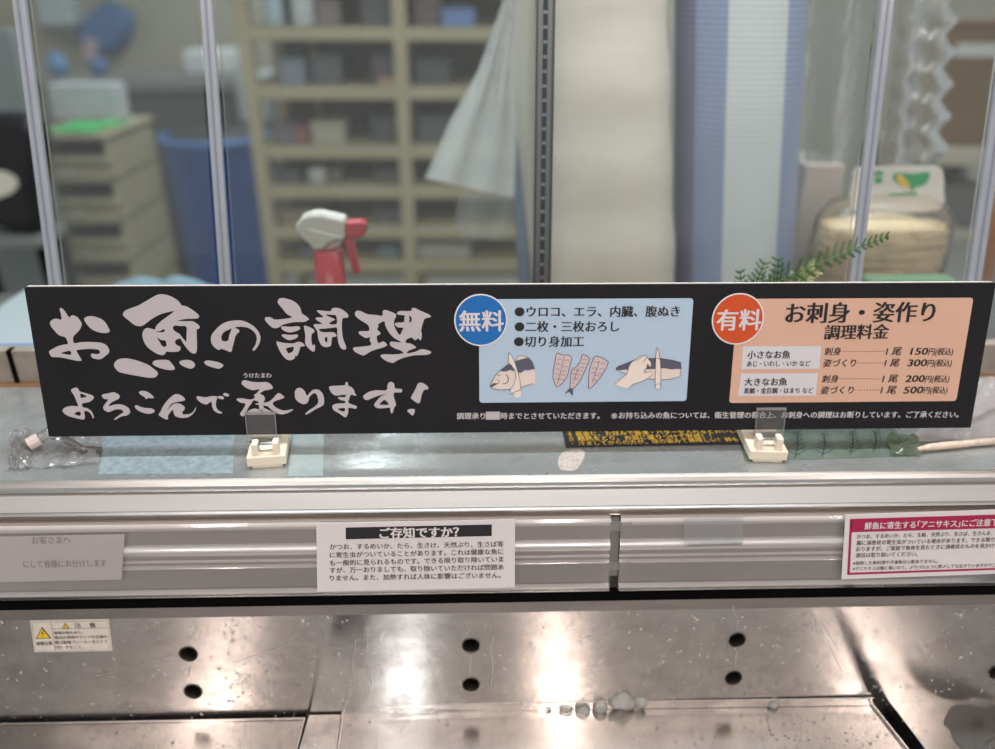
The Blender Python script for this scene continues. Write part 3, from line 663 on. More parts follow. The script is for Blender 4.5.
for l_, a, b2, c2, d2_ in (('150', (910.8, 350.9), (927.8, 350.7), (928.6, 351.4), (953, 351.2)), ('300', (907.8, 362.4), (926.8, 362.2), (927.6, 363), (951.6, 362.7)), ('200', (905.7, 378.2), (924.5, 378), (925.2, 378.8), (949.2, 378.6)), ('500', (904, 389.6), (923, 389.3), (923.7, 390), (947.3, 389.8))):
    sg.text(m, l_, a, b2, OFF + .0003, .74, .02, shear=.12)
    sg.text(m, '円(税込)', c2, d2_, OFF + .0003, 1.15, .012, shear=.12)
part('price_lettering', m, BLACKT, pp)
for q, big, small, cb, cs in ((((743, 346.2), (821, 346), (819.2, 368.6), (740.9, 369.2)), '小さなお魚', 'あじ・いわし・いか など', ((747.4, 354.6), (790, 354.3)), ((746.8, 363.6), (809.9, 363.1))),
                              (((740.9, 373.3), (817.7, 373), (815.6, 395.5), (738, 395.9)), '大きなお魚', '真鯛・金目鯛・はまち など', ((744.3, 381.7), (786.8, 381.4)), ((743.7, 390.6), (812.9, 390.1)))):
    bx = MB(); sg.shape(bx, list(q), OFF + .0002, smooth=False)
    w = part('size_box', bx, mat('box white', (212, 206, 210), 0.5), pp, label='white box naming the fish size')
    m = MB(); sg.text(m, big, *cb, OFF + .0005, 1.0, .02); sg.text(m, small, *cs, OFF + .0005, 1.15, .012); part('box_lettering', m, BLACKT, w)

# ================================================================== sign clips
def clip(label):
    t = thing('sign_clip', label, 'sign clip', (0, 0, LZ), 'clips holding the long sign')
    w = 0.0180
    part('foot', MB().box((-w * .78, -.021, LZ), (w * .78, .030, LZ + .0025)), CREAM, t)
    part('block', MB().box((-w, -.0225, LZ + .0026), (w, .034, LZ + .0125)), CREAM, t, bevel=.0008)
    for s in (-1, 1):
        part('prong', MB().box((s * .0095 - .0030, -.0205, LZ + .0120), (s * .0095 + .0030, -.0095, LZ + .0255)), CREAM, t, bevel=.0012)
    cl = clear('clip plastic', veil=.06, veil_rgb=(235, 225, 220), rough=.06, edge=.5)
    part('hinge', MB().tube([(-.0065, -.015, LZ + .0195), (.0065, -.015, LZ + .0195)], .0042, 12), cl, t, smooth=False)
    y0 = -.0015
    def q(x, h, off): return V((x, 0, SIGN_Z)) + SU * h + SN * off
    part('clear_jaw', MB().slab([q(-.0145, -.006, .0030), q(.0145, -.006, .0030), q(.0145, .0236, .0016), q(-.0145, .0236, .0016)], SN, .0012), cl, t, label='clear plastic jaw')
    rm = MB()
    rm.obox(q(0, .0222, .0022), (.0145, 0, 0), SU * .0011, SN * .0007)
    for s in (-1, 1): rm.obox(q(s * .0140, .009, .0026), (.0004, 0, 0), SU * .0145, SN * .0004)
    part('jaw_rim', rm, clear('jaw rim', veil=.35, veil_rgb=(220, 210, 208), rough=.15, edge=.5), t)
    part('rear_jaw', MB().slab([q(-.015, -.006, -.0088), q(.015, -.006, -.0088), q(.015, .02, -.0088), q(-.015, .02, -.0088)], SN, .0012), cl, t)
    part('jaw_bridge', MB().obox(q(0, -.0065, -.003), (.0120, 0, 0), SU * .0008, SN * .0068), cl, t)
    part('jaw_post', MB().box((-.004, -.004, LZ + .0120), (.004, .004, LZ + .0165)), cl, t)
    return t
c1 = clip('cream sign clip with a clear jaw, under the brush lettering')
p1 = flat(265, 467, LZ); c1.location = (p1.x, p1.y + .0205, LZ)
p2 = flat(769.5, 463, LZ)
c2 = copy_thing(c1, (p2.x, p1.y + .0205, LZ), 'cream sign clip with a clear jaw, under the salmon price panel')
dy = c1.location.y
for c in (c1, c2):
    for ch in c.children:
        if ch.name.split('.')[0] in ('clear_jaw', 'jaw_rim', 'rear_jaw', 'jaw_bridge', 'jaw_post'):
            ch.location.y -= dy; ch.location.x += -.0050 if c is c1 else .0045
        else: ch.rotation_euler = (0, 0, .12 if c is c1 else -.07)

# ================================================================== things on the ledge
# recipe sheet lying flat
lp = Plane((0, 0, LZ + .0012), (0, 0, 1)); lg = Page(lp)
a, b2 = lg.p(565.8, 446.9, 0), lg.p(745, 443.4, 0)
c0 = lg.p(552, 421, 0)
rs = single('recipe_sheet', MB().slab([a, b2, V((b2.x, a.y + .07, LZ + .0012)), V((a.x, a.y + .07, LZ + .0012))], (0, 0, 1), .0010), mat('black laminate', (40, 40, 42), 0.25),
            'black recipe sheet with yellow writing lying flat behind the sign', 'sheet')
m = MB()
for s_, l, r_ in (('３ 鍋をよくふって、中火で五分ほど煮ます', (566.5, 430.6), (700, 428.6)), ('４ 最後に、お好みで醤油・バターを入れるとおいしい', (567.5, 434.6), (742, 430.9)), ('５ 粗熱をとり、お皿に盛りつけて完成！！', (569, 439.2), (711, 436.1)), ('・ 冷ましてからの方が、味の染みて美味しい！卵も', (571.5, 444), (738, 439.6))):
    lg.text(m, s_, l, r_, .0004, 1.25, .006)
part('lettering', m, mat('yellow print', (226, 176, 52), 0.5), rs)
# one speckled sheet, and a background reflection painted as a narrow strip
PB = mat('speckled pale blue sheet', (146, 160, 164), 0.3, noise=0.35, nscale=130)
def ledge_sheet(name, quad, m, label, z=.0006):
    q = [flat(x, y, LZ + z) for x, y in quad]
    return single(name, MB().slab(q, (0, 0, 1), z), m, label, 'sheet')
ledge_sheet('pale_ledge_patch', [(98, 474), (233, 473.5), (235, 425), (104, 427)], PB, 'pale blue speckled plastic sheet lying on the ledge beside the clear bag')
ledge_sheet('pale_ledge_patch', [(288, 476), (323, 476), (324, 430), (293, 430)], mat('pale ledge reflection', (158, 168, 166), .3, noise=.15, nscale=60), 'narrow pale strip painting a ledge reflection beside the clip under the brush lettering')
lm = mat('label scrap', (196, 184, 176), 0.5, noise=.4, nscale=240)
sc = [flat(x, y, LZ + .0005) for x, y in smooth_loop([(560, 455), (566, 451), (580, 449), (585, 453), (582, 462), (575, 470), (562, 470), (558, 464)])]
single('peeled_label', MB().slab(sc, (0, 0, 1), .0004), lm, 'peeled label residue on the ledge below the recipe sheet', 'label')
# fern reflection in the ledge, painted as a thin green sheet with fronds
gs = ledge_sheet('fern_reflection', [(745, 461), (918, 456), (890, 424), (735, 426)], mat('green reflection tint', (104, 116, 106), 0.3, noise=.3, nscale=40), 'green reflection tint painting the dark fern branches mirrored in the ledge', .0004)
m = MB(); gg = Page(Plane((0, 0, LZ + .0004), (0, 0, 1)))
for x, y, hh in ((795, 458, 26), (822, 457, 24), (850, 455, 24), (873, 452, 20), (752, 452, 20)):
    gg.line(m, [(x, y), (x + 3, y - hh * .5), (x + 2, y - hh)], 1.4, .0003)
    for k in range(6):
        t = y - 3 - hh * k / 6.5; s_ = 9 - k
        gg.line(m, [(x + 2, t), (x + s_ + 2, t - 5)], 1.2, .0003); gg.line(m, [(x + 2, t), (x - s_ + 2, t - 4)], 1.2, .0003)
part('frond_reflection', m, mat('dark frond reflection', (66, 78, 68), 0.4), gs)

def crumple(quad, nx, ny, amp, seed, lift=0.0, thick=0):
    rnd = random.Random(seed); q = [V(p) for p in quad]; rows = []
    for j in range(ny + 1):
        v = j / ny; rw = []
        for i in range(nx + 1):
            u_ = i / nx
            p = (q[0] * (1 - u_) + q[1] * u_) * (1 - v) + (q[3] * (1 - u_) + q[2] * u_) * v
            e = min(1, 6 * min(u_, 1 - u_, v, 1 - v) + .25)
            rw.append(p + V((rnd.uniform(-1, 1) * amp * .5, rnd.uniform(-1, 1) * amp * .5, lift + abs(rnd.gauss(0, 1)) * amp * e)))
        rows.append(rw)
    return MB().grid(rows)
FILM = clear('crumpled clear film', veil=.22, veil_rgb=(232, 226, 222), rough=.12, edge=.6, wrinkle=.6, wscale=60)
bag = thing('clear_bag', 'crumpled clear plastic bag with a taped neck on the ledge beside the sign', 'plastic bag', flat(30, 455, LZ))
part('ruffled_end', crumple([flat(8, 470, LZ + .001), flat(30, 470, LZ + .001), flat(34, 432, LZ + .001), flat(12, 432, LZ + .001)], 12, 16, .0045, 3, .002), FILM, bag, smooth=False)
part('film', crumple([flat(26, 470, LZ + .001), flat(100, 464, LZ + .001), flat(104, 438, LZ + .001), flat(40, 434, LZ + .001)], 14, 8, .0035, 5, .001), FILM, bag, smooth=True)
tw = [flat(23, 447, LZ + .006), flat(36, 441, LZ + .010), flat(48, 433, LZ + .013), flat(66, 440, LZ + .011), flat(84, 449, LZ + .006), flat(101, 450, LZ + .004)]
part('twisted_neck', MB().tube(tw, [.004, .0058, .006, .004, .003, .003], 8), FILM, bag, smooth=True)
part('tape', MB().tube([flat(28.5, 444.8, LZ + .0085), flat(39.5, 439, LZ + .0115)], [.0064, .0067], 10), mat('pinkish tape', (216, 200, 194), .5), bag, label='pale pink tape band')
ws = thing('crumpled_wrap', 'crumpled whitish wrapping film with a rolled edge beyond the sign corner', 'wrapping film', flat(960, 440, LZ))
WR = clear('whitish wrap', veil=.62, veil_rgb=(206, 196, 194), rough=.3, edge=.4, wrinkle=.5, wscale=30)
part('film', crumple([flat(905, 446, LZ + .001), flat(1010, 440, LZ + .001), flat(1010, 392, LZ + .02), flat(940, 408, LZ + .012)], 12, 9, .004, 11, .003), WR, ws, smooth=True)
part('raised_fold', crumple([flat(955, 428, LZ + .012), flat(1010, 405, LZ + .02), flat(1010, 378, LZ + .03), flat(972, 380, LZ + .03)], 8, 6, .004, 12, .002), WR, ws, smooth=True)
part('rolled_edge', MB().tube([flat(x, y, LZ + .005) for x, y in ((918, 449), (930, 447), (945, 445.5), (962, 444), (980, 442), (1010, 440))], [.002, .0036, .004, .0036, .0038, .0036], 8), mat('rope cream', (222, 200, 180), .6, noise=.3, nscale=120), ws, smooth=True, label='cream rolled edge')
part('green_tuft', crumple([flat(892, 456, LZ + .001), flat(922, 456, LZ + .001), flat(916, 436, LZ + .006), flat(886, 434, LZ + .006)], 7, 7, .003, 14, .001), clear('greenish film', (215, 235, 205), veil=.4, veil_rgb=(140, 146, 128), edge=.5, wrinkle=.5), ws, smooth=True)

# fern sprig behind the sign
FY = .05
fern = thing('fern_sprig', 'green plastic fern sprig rising behind the sign above the orange badge', 'plant', V((at(700, 330, FY).x, FY, LZ)))
GR = mat('fern green', (66, 104, 50), .5, noise=.3, nscale=60); GV = mat('fern cream', (206, 212, 160), .5)
def frond(stem, leaf0, leaf1, n, seed, tip_dir=(0.25, 1), m1=GR, every=1, start=.0):
    rnd = random.Random(seed); P3 = [at(x, y, FY + dy_) for x, y, dy_ in stem]
    st = MB().tube(P3, [.0011 - .0007 * i / (len(P3) - 1) for i in range(len(P3))], 6)
    part('stem', st, GR, fern)
    lf = MB(); tot = len(P3) - 1
    for k in range(n):
        t = start + (1 - start) * (k + .5) / n; i = min(int(t * tot), tot - 1); q = P3[i].lerp(P3[i + 1], t * tot - i)
        d = (P3[i + 1] - P3[i]).normalized(); nrm = V((-d.z, 0, d.x))
        L = leaf0 * (1 - t) + leaf1 * t
        for s in (1, -1):
            ax = (nrm * s * .9 + d * .6 + V((0, rnd.uniform(-.3, .3), 0))).normalized()
            sd = ax.cross(V((0, 1, 0))).normalized()
            pn = max(5, int(L / .0016)); Ls = L * rnd.uniform(.85, 1.1) * (1 if s > 0 else .8)
            lf.tube([q, q + ax * Ls], .00035, 4)
            for j in range(pn):
                v = (j + .6) / pn; bl_ = .0052 * (1 - v * .72) * min(1, L / .018) + .0009
                c = q + ax * Ls * v
                for e in (1, -1):
                    tip = c + (sd * e * .9 + ax * .6) * bl_; w_ = ax * .0006
                    lf.add([c - w_, c + w_, tip + V((0, .0006, 0))], [(0, 1, 2)])
    return part('leaflets', lf, m1, fern)
part('stalk', MB().tube([V((at(700, 330, FY).x, FY, LZ)), at(704, 345, FY), at(725, 330, FY), at(745, 330, FY + .004)], [.0016, .0015, .0012, .001], 6), GR, fern)
frond([(725, 330, 0), (760, 296, .0), (787, 277, 0), (830, 259, 0), (862, 246, 0), (889, 236, 0)], .027, .005, 19, 1, start=.15)
frond([(730, 330, .004), (766, 300, .006), (800, 282, .01), (818, 268, .012)], .024, .010, 12, 2, start=.3).data.materials[0] = GV
frond([(733, 330, -.004), (752, 292, -.004), (765, 262, -.004)], .020, .007, 9, 3, start=.25)
frond([(745, 330, .002), (775, 296, .004), (779, 258, .004)], .020, .007, 9, 4, start=.25)
frond([(740, 330, .02), (742, 296, .03), (740, 270, .035)], .014, .006, 5, 5, start=.4)

# ================================================================== curb, glass screens, inner worktop
CY0 = flat(20, 385.5, LZ).y
ctop = at(20, 351, CY0).z
STONE = mat('pale stone', (158, 146, 134), .7, noise=.35, nscale=26, bump=.4)
curb = thing('stone_curb', 'low pale stone curb with a brown base strip behind the sign', 'curb', (0, CY0, LZ))
part('stone', MB().box((XL, CY0, LZ + .0035), (XR, CY0 + .016, ctop)), STONE, curb, bevel=.001)
part('base_strip', MB().box((XL, CY0 - .004, LZ), (XR, CY0 + .016, LZ + .0034)), mat('brown strip', (150, 108, 72), .5), curb, label='brown base strip')
part('joint', MB().box((at(8, 360, CY0 - .001).x, CY0 - .0012, LZ + .0036), (at(13, 360, CY0 - .001).x, CY0 + .01, ctop + .0005)), DARK, curb)
GLEAN = math.radians(12)
GU = V((0, math.sin(GLEAN), math.cos(GLEAN))); GN = V((0, -math.cos(GLEAN), math.sin(GLEAN)))
gp = Plane((0, CY0 + .009, ctop), GN)
POST = mat('frosted acrylic edge', (158, 161, 168), .25, 0.0, coat=.4, noise=.12, nscale=6, stretch=(8, 8, 1))
def gx(px, py): return gp.hit(px, py)
def post(x_top, x_bot, wpx, label, name='screen_post', y_bot=280, m=POST, th=.0035):
    a, b3 = gx(x_top, 0), gx(x_bot, y_bot)
    d = (a - b3).normalized(); bot = b3 - d * ((b3.z - ctop - .0005) / d.z); top = a + d * .12
    w_ = (gx(x_bot + wpx / 2, y_bot) - gx(x_bot - wpx / 2, y_bot)).length / 2
    t = thing(name, label, 'post', bot, 'upright glass screen posts' if name == 'screen_post' else None)
    part('bar', MB().obox((bot + top) / 2 + GN * 0, V((w_, 0, 0)), GN * th, d * ((top - bot).length / 2)), m, t, bevel=.001)
    part('groove', MB().obox((bot + top) / 2 + GN * (th + .0003), V((w_ * .16, 0, 0)), GN * .0003, d * ((top - bot).length / 2)), mat('groove grey', (122, 126, 138), .3), t)
    return t, bot, top
PT = [post(19.5, 55, 11.5, 'frosted screen post beside the green sheet and bin stack'), post(206.5, 225.5, 11, 'frosted screen post in front of the blue barrel'),
      post(887, 855, 11, 'frosted screen post in front of the yellow-green header card'), post(1014, 973.5, 13, 'grey metal pole at the far end beside the copper pipe')]
# slotted upright
t, ub, ut = post(545.5, 541.5, 16, 'slotted dark steel upright between cream roll and white plastic', 'slotted_upright', m=mat('upright steel', (104, 108, 108), .4, .6))
d = (ut - ub).normalized(); sl = MB(); rm = MB()
for k in range(34):
    c = ub + d * (.012 + .0145 * k) + GN * .0046
    if c.z > ut.z: break
    sl.obox(c, V((.0024, 0, 0)), GN * .0002, d * .0055)
part('slots', sl, mat('slot black', (34, 36, 38), .6), t)
for s in (-1, 1): rm.obox((ub + ut) / 2 + GN * .0043 + V((s * .0088, 0, 0)), V((.0012, 0, 0)), GN * .0012, d * ((ut - ub).length / 2))
part('flanges', rm, mat('flange dark', (66, 66, 66), .4, .5), t)
GLASS = clear('screen glass', (246, 248, 246), veil=.045, veil_rgb=(210, 216, 214), rough=.02, edge=.45)
def glass_pane(A, B, label):
    (_, b0, t0), (_, b1, t1) = A, B
    e = V((.0105, 0, 0))
    o = single('glass_pane', MB().slab([b0 + e, b1 - e, t1 - e, t0 + e], GN, .003), GLASS, label, 'glass pane', group='leaning glass panes')
    return o
seq = [PT[0], PT[1], (t, ub, ut), PT[2], PT[3]]
for i, l in enumerate(('glass pane in front of the bin stack, between two frosted posts', 'glass pane in front of the red spray bottle', 'glass pane in front of the cream roll and striped roll', 'glass pane in front of the bagged noodles')):
    glass_pane(seq[i], seq[i + 1], l)
WZ = .90
wt = thing('worktop', 'grey steel inner worktop behind the glass screens', 'worktop', (0, .6, 0))
part('top', MB().box((-1.25, CY0 + .06, WZ - .03), (1.25, .74, WZ)), mat('worktop steel', (150, 152, 150), .35, .7, noise=.15, nscale=6), wt, bevel=.002)
for x in (-1.2, 1.2):
    for y in (CY0 + .10, .70): part('leg', MB().box((x - .02, y - .02, 0), (x + .02, y + .02, WZ - .03)), mat('leg steel', (130, 130, 130), .4, .8), wt)
# chopping board
cb0, cb1 = flat(-60, 345, WZ + .03), flat(34, 288, WZ + .03)
cbx = flat(75, 345, WZ + .03).x
cb = thing('chopping_board', 'pale blue chopping board with a bright blue front edge behind the curb', 'chopping board', (cb0.x, cb0.y, WZ))
part('slab', MB().box((cb0.x, cb0.y, WZ), (cbx, cb1.y, WZ + .03)), mat('board pale blue', (164, 176, 178), .5), cb, bevel=.002)
part('blue_edge', MB().box((cb0.x, cb0.y - .004, WZ + .006), (cbx, cb0.y - .0003, WZ + .0305)), mat('edge blue', (50, 120, 196), .4), cb, label='bright blue edge strip')

# ================================================================== things behind the glass
# spray bottle
SY = .30
def spx(px, py): return at(px, py, SY)
sb0 = spx(329, 260); ks = (spx(370, 240) - spx(290, 240)).length / 80.
sp_t = thing('spray_bottle', 'red trigger spray bottle with a white head behind the glass', 'spray bottle', (sb0.x, SY, WZ))
REDP = mat('red plastic', (206, 40, 62), .35, coat=.2); REDB = mat('translucent red bottle', (196, 62, 74), .25)
zt_ = spx(329, 249).z
part('bottle', MB().lathe((sb0.x, SY, WZ), [(.001, 0), (.036, .001), (.038, .01), (.038, .10), (.033, .125), (.0195, .150), (.0190, zt_ - WZ)] if zt_ - WZ > .16 else [(.001, 0), (.036, .001), (.038, .01), (.036, .06), (.0185, .09), (.0180, zt_ - WZ)]), REDB, sp_t, smooth=True)
sh = sp_t
def shroud(outl, y0, y1, name, m, parent, label=None, bev=.002):
    pts = [spx(x, y) for x, y in outl]
    q = [V((p.x, SY + y0, p.z)) for p in pts]
    return part(name, MB().slab(q, (0, -1, 0), y1 - y0), m, parent, label=label, bevel=bev, seg=3)
HW = mat('white spray head', (226, 222, 214), .4)
body = [(298, 222), (303, 215), (312, 212), (322, 211.5), (346, 217), (346, 236), (338, 238), (330, 241), (325, 247), (315, 247), (312, 242), (304, 236), (298, 229)]
hd = shroud(body, -.015, .015, 'head_shroud', HW, sp_t, 'white spray head', .004)
ridge = MB().tube([V((spx(x, y).x, SY - .0158, spx(x, y).z)) for x, y in ((311, 227), (325, 230), (345, 235.5))], .0007, 6); part('ridge_line', ridge, HW, hd)
shroud([(333, 240), (342, 238.5), (344, 239), (340, 244), (333, 247), (325, 247.5)], -.010, .010, 'collar', mat('pinkish collar', (214, 186, 182), .4), sp_t)
shroud([(346.3, 221), (362, 220), (366, 222), (366, 233), (360, 236), (346.3, 236)], -.010, .010, 'nozzle', REDP, sp_t, 'red nozzle')
nz = spx(366.4, 228); part('nozzle_hole', MB().tube([(nz.x, SY, nz.z), (nz.x + .001, SY, nz.z)], .004, 12), mat('deep red', (120, 16, 34), .5), sp_t)
shroud([(344, 237), (352, 236.5), (355, 246), (360, 270), (361, 272), (354, 273), (349, 256)], -.006, .006, 'trigger', REDP, sp_t, 'red trigger', .0015)

# rolls standing on the worktop
def roll(name, ptop, pbot, ytop, ybot, wtop, wbot, label, cat, mats, n=48, bands=None):
    A, B = at(ptop[0], ptop[1], ytop), at(pbot[0], pbot[1], ybot)
    d = (A - B).normalized(); bot = B - d * ((B.z - WZ - .012) / d.z); top = A + d * .25
    r0, r1 = wbot / 2, wtop / 2
    t = thing(name, label, cat, (bot.x, bot.y, WZ))
    L = (top - bot).length
    return t, bot, d, L, r0, r1
CRM = mat('cream wrap', (236, 224, 210), .5, noise=.08, nscale=8, bump=.35, bscale=9, stretch=(1, 1, 3.5))
def scale_at(px, py, y): return (at(px + .5, py, y) - at(px - .5, py, y)).length
RY = .50
t, bot, d, L, r0, r1 = roll('wrap_roll', (607, 0), (612, 280), RY + .03, RY, 106 * scale_at(607, 0, RY), 128 * scale_at(612, 280, RY), 'tall cream roll of wrapping standing behind the glass beside the slotted upright', 'roll', None)
prof = [(.001, 0)] + [((r0 * (1 - k / 30) + r1 * k / 30) * (1 + .018 * math.sin(k * 1.3)), L * k / 30) for k in range(31)] + [(.02, L + .001)]
part('wrap', MB().lathe(bot, prof, 40, d), CRM, t, smooth=True)
part('core', MB().lathe(bot + d * (L - .01), [(.02, 0), (.02, .03), (.017, .03), (.017, 0)], 16, d), mat('card core', (150, 120, 88), .7), t)
t, bot, d, L, r0, r1 = roll('striped_roll', (740, 0), (731, 280), RY + .05, RY + .02, 132 * scale_at(744, 0, RY), 116 * scale_at(739, 280, RY), 'tall roll of blue and white striped film standing behind the glass', 'roll', None)
def sector(a0, a1, rr, n=14):
    rows = []
    for k in range(25):
        q = r0 * (1 - k / 24) + r1 * k / 24
        rows.append([bot + d * (L * k / 24) + V((math.cos(math.radians(a0 + (a1 - a0) * j / n)), math.sin(math.radians(a0 + (a1 - a0) * j / n)), 0)) * (q * rr) for j in range(n + 1)])
    return MB().grid(rows)
def ribbed(name, c1, c2):
    m_ = mat(name, c1, .4, rgb2=c2)
    nt = m_.node_tree; tc = nt.nodes.new('ShaderNodeTexCoord'); wv = nt.nodes.new('ShaderNodeTexWave'); wv.bands_direction = 'Z'; wv.inputs['Scale'].default_value = 42
    nt.links.new(tc.outputs['Object'], wv.inputs['Vector'])
    mx = [q for q in nt.nodes if q.bl_idname == 'ShaderNodeMix'][0]
    nt.links.new(wv.outputs['Fac'], mx.inputs['Factor'])
    return m_
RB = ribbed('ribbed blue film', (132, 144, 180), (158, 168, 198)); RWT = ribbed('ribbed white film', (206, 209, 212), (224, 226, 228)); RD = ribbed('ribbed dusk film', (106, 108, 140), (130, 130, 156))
part('core', MB().lathe(bot, [(.001, 0), (r0 * .95, .0005), (r1 * .95, L), (.001, L + .001)], 32, d), mat('roll core', (150, 150, 160), .6), t)
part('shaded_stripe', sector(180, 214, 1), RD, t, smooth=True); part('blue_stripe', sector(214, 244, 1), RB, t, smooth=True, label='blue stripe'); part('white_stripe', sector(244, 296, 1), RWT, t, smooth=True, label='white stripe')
part('blue_stripe', sector(296, 360, 1), RB, t, smooth=True, label='blue stripe'); part('rear_stripe', sector(0, 180, 1), RB, t, smooth=True)

# hanging white plastic sheet and cream strip
def drape(outl_l, outl_r, y, amp, folds, seed, nx=26, ny=24, zig=0, ph=0):
    """a hanging pleated sheet between two side lines given from top to bottom"""
    rnd = random.Random(seed); rows = []
    def along(l, v):
        k = len(l) - 1; i = min(int(v * k), k - 1); f = v * k - i
        return (l[i][0] + (l[i + 1][0] - l[i][0]) * f, l[i][1] + (l[i + 1][1] - l[i][1]) * f)
    for j in range(ny + 1):
        v = j / ny; a, b4 = along(outl_l, v), along(outl_r, v); rw = []
        for i in range(nx + 1):
            s = i / nx
            yy = y + amp * math.sin(folds * 2 * math.pi * s + ph + v) * (.3 + .7 * v) + rnd.uniform(-.1, .1) * amp
            rw.append(at(a[0] + (b4[0] - a[0]) * s, a[1] + (b4[1] - a[1]) * s, yy))
        rows.append(rw)
    return MB().grid(rows)
WP = clear('milky plastic', veil=.84, veil_rgb=(226, 230, 230), rough=.25, edge=.45, wrinkle=.3, wscale=25, streak=(6, 6, .6))
hook_m = mat('hook steel', (120, 120, 120), .4, .8)
hb = thing('plastic_sheaf', 'milky white plastic sheets hanging in a fan left of the slotted upright', 'plastic sheets', at(495, 190, .62))
hb['label'] = 'milky white plastic sheets hanging in a fan beside the slotted upright'
part('sheet', drape([(505, -90), (503, 0), (478, 70), (450, 120), (425, 178)], [(520, -90), (516, 0), (514, 70), (516, 140), (514, 198)], .62, .006, 2.3, 1), WP, hb, smooth=True)
part('inner_sheet', drape([(508, -90), (505, 0), (505, 60), (520, 160), (533, 285)], [(537, -90), (536, 0), (536, 60), (535, 160), (536.5, 285)], .66, .004, 1, 2), mat('cream film', (200, 198, 188), .5), hb, smooth=True, label='cream film strip')
part('clear_tail', drape([(470, 180), (458, 200), (455, 225), (462, 238)], [(514, 190), (514, 205), (512, 225), (506, 240)], .63, .008, 2, 3), clear('tail film', veil=.3, veil_rgb=(200, 206, 206), edge=.5, wrinkle=.5), hb, smooth=True)
part('hook', MB().tube([at(520, -92, .64), at(520, -140, .64), at(524, -150, .70)], .004, 8), hook_m, hb)
bl_ = thing('blue_strip', 'narrow bluish film strip hanging beside the slotted upright', 'film strip', at(522, 250, .70))
part('film', drape([(509, 40), (512, 120), (514, 200), (518, 285)], [(512, 40), (522, 120), (530, 200), (533, 285)], .70, .004, 1, 9), mat('bluish film', (128, 142, 166), .4, noise=.3, nscale=40), bl_, smooth=True)
# hanging clear bags
HB = clear('hanging clear bag', (222, 226, 220), veil=.55, veil_rgb=(150, 156, 150), rough=.15, edge=.55, wrinkle=.5, wscale=18, streak=(5, 5, .8))
h1 = thing('hanging_bag', 'clear greyish plastic bag hanging between striped roll and frosted post', 'plastic bag', at(840, 200, .60))
part('film', drape([(810, -60), (806, 40), (806, 110), (805, 160), (812, 200)], [(880, -60), (876, 40), (866, 110), (862, 160), (856, 205)], .60, .005, 1.5, 4), HB, h1, smooth=True)
h2 = thing('hanging_bag', 'clear plastic bags with a saw-toothed edge hanging above the header card', 'plastic bag', at(915, 160, .62))
zz = []
for k in range(15): zz.append((958 - k * 1.2 + (7 if k % 2 else -6), -60 + k * 16))
part('film', drape([(890, -60), (886, 40), (880, 110), (876, 165)], zz, .62, .010, 2, 5, ny=42), clear('saw bag', (226, 226, 222), veil=.55, veil_rgb=(186, 184, 178), rough=.15, edge=.55, wrinkle=.5, wscale=18, streak=(5, 5, .8)), h2, smooth=True)
part('inner_band', drape([(893, -60), (892, 40), (888, 110), (880, 170)], [(915, -60), (914, 40), (908, 110), (914, 168)], .64, .004, 1, 6), mat('beige band', (176, 166, 148), .6), h2, smooth=True, label='beige band inside')

# pale carton, bagged noodles with header card
q0, q1 = at(797, 160, .62), at(836, 160, .62)
single('carton', MB().box((q0.x, .58, WZ), (q1.x, .70, q0.z)), mat('pale carton', (190, 178, 174), .7, noise=.1, nscale=15), 'pale pinkish carton standing beside the striped roll', 'carton', bevel=.003)
pk = thing('noodle_pack', 'clear pack of cream noodles with a white header card of green and yellow', 'food pack', V((at(890, 250, .44).x, .44, WZ)))
pc = at(893, 232, .44); pr = (at(958, 238, .44).x - at(824, 238, .44).x) / 2; pz = pc.z - WZ
rnd = random.Random(4); nb = MB()
for k in range(110):
    a0 = rnd.uniform(0, 6.28); rr = pr * rnd.uniform(.78, .95); hh = WZ + .02 + rnd.random() * (pz - .02); pth = []
    for j in range(14):
        a = a0 + j * .42; pth.append((pc.x + rr * math.cos(a) * (1 + .05 * rnd.uniform(-1, 1)), .47 + rr * .55 * math.sin(a), hh + .004 * math.sin(j)))
    nb.tube(pth, .0052, 6)
core = MB().lathe((pc.x, .47, WZ + .001), [(.001, 0), (pr * .7, .004), (pr * .86, .05), (pr * .86, pz * .8), (pr * .74, pz + .004), (pr * .5, pz + .012), (.001, pz + .014)], 28, squash=.55)
NO = mat('noodle cream', (244, 220, 180), .55, noise=.18, nscale=30)
part('noodles', nb, NO, pk, smooth=True); part('noodle_bed', core, NO, pk, smooth=True)
bagp = [(.001, 0), (pr * .80, .002), (pr * .98, .04), (pr * 1.06, pz * .75), (pr * 1.02, pz + .01), (pr * .86, pz + .035), (pr * .55, pz + .05), (pr * .3, pz + .052)]
part('wrapper', MB().lathe((pc.x, .47, WZ), bagp, 36, squash=.6), clear('noodle wrapper', veil=.10, veil_rgb=(250, 244, 232), rough=.12, edge=.35, wrinkle=.6, wscale=22), pk, smooth=True)
HY = .455
hp = Plane((0, HY, 0), (0, -1, 0)); hg = Page(hp)
hc = MB().slab([hg.p(x, y, 0) for x, y in smooth_loop([(853, 178), (855, 170), (861, 167), (910, 166), (936, 166), (943, 172), (944, 190), (941, 209), (905, 212), (853, 210)], 2)], (0, -1, 0), .002)
hco = part('header_card', hc, mat('header white', (228, 220, 214), .5), pk, label='white header card')
z = hg.zoom(790, 140, 995 / 205.)
m = MB(); z.shape(m, [(500, 170), (530, 158), (600, 162), (672, 155), (674, 185), (655, 215), (610, 228), (560, 228), (520, 210), (502, 190)], .0005)
z.shape(m, [(408, 150), (452, 150), (452, 170), (408, 172)], .0005, smooth=False); z.shape(m, [(412, 180), (448, 180), (446, 208), (408, 210)], .0005, smooth=False)
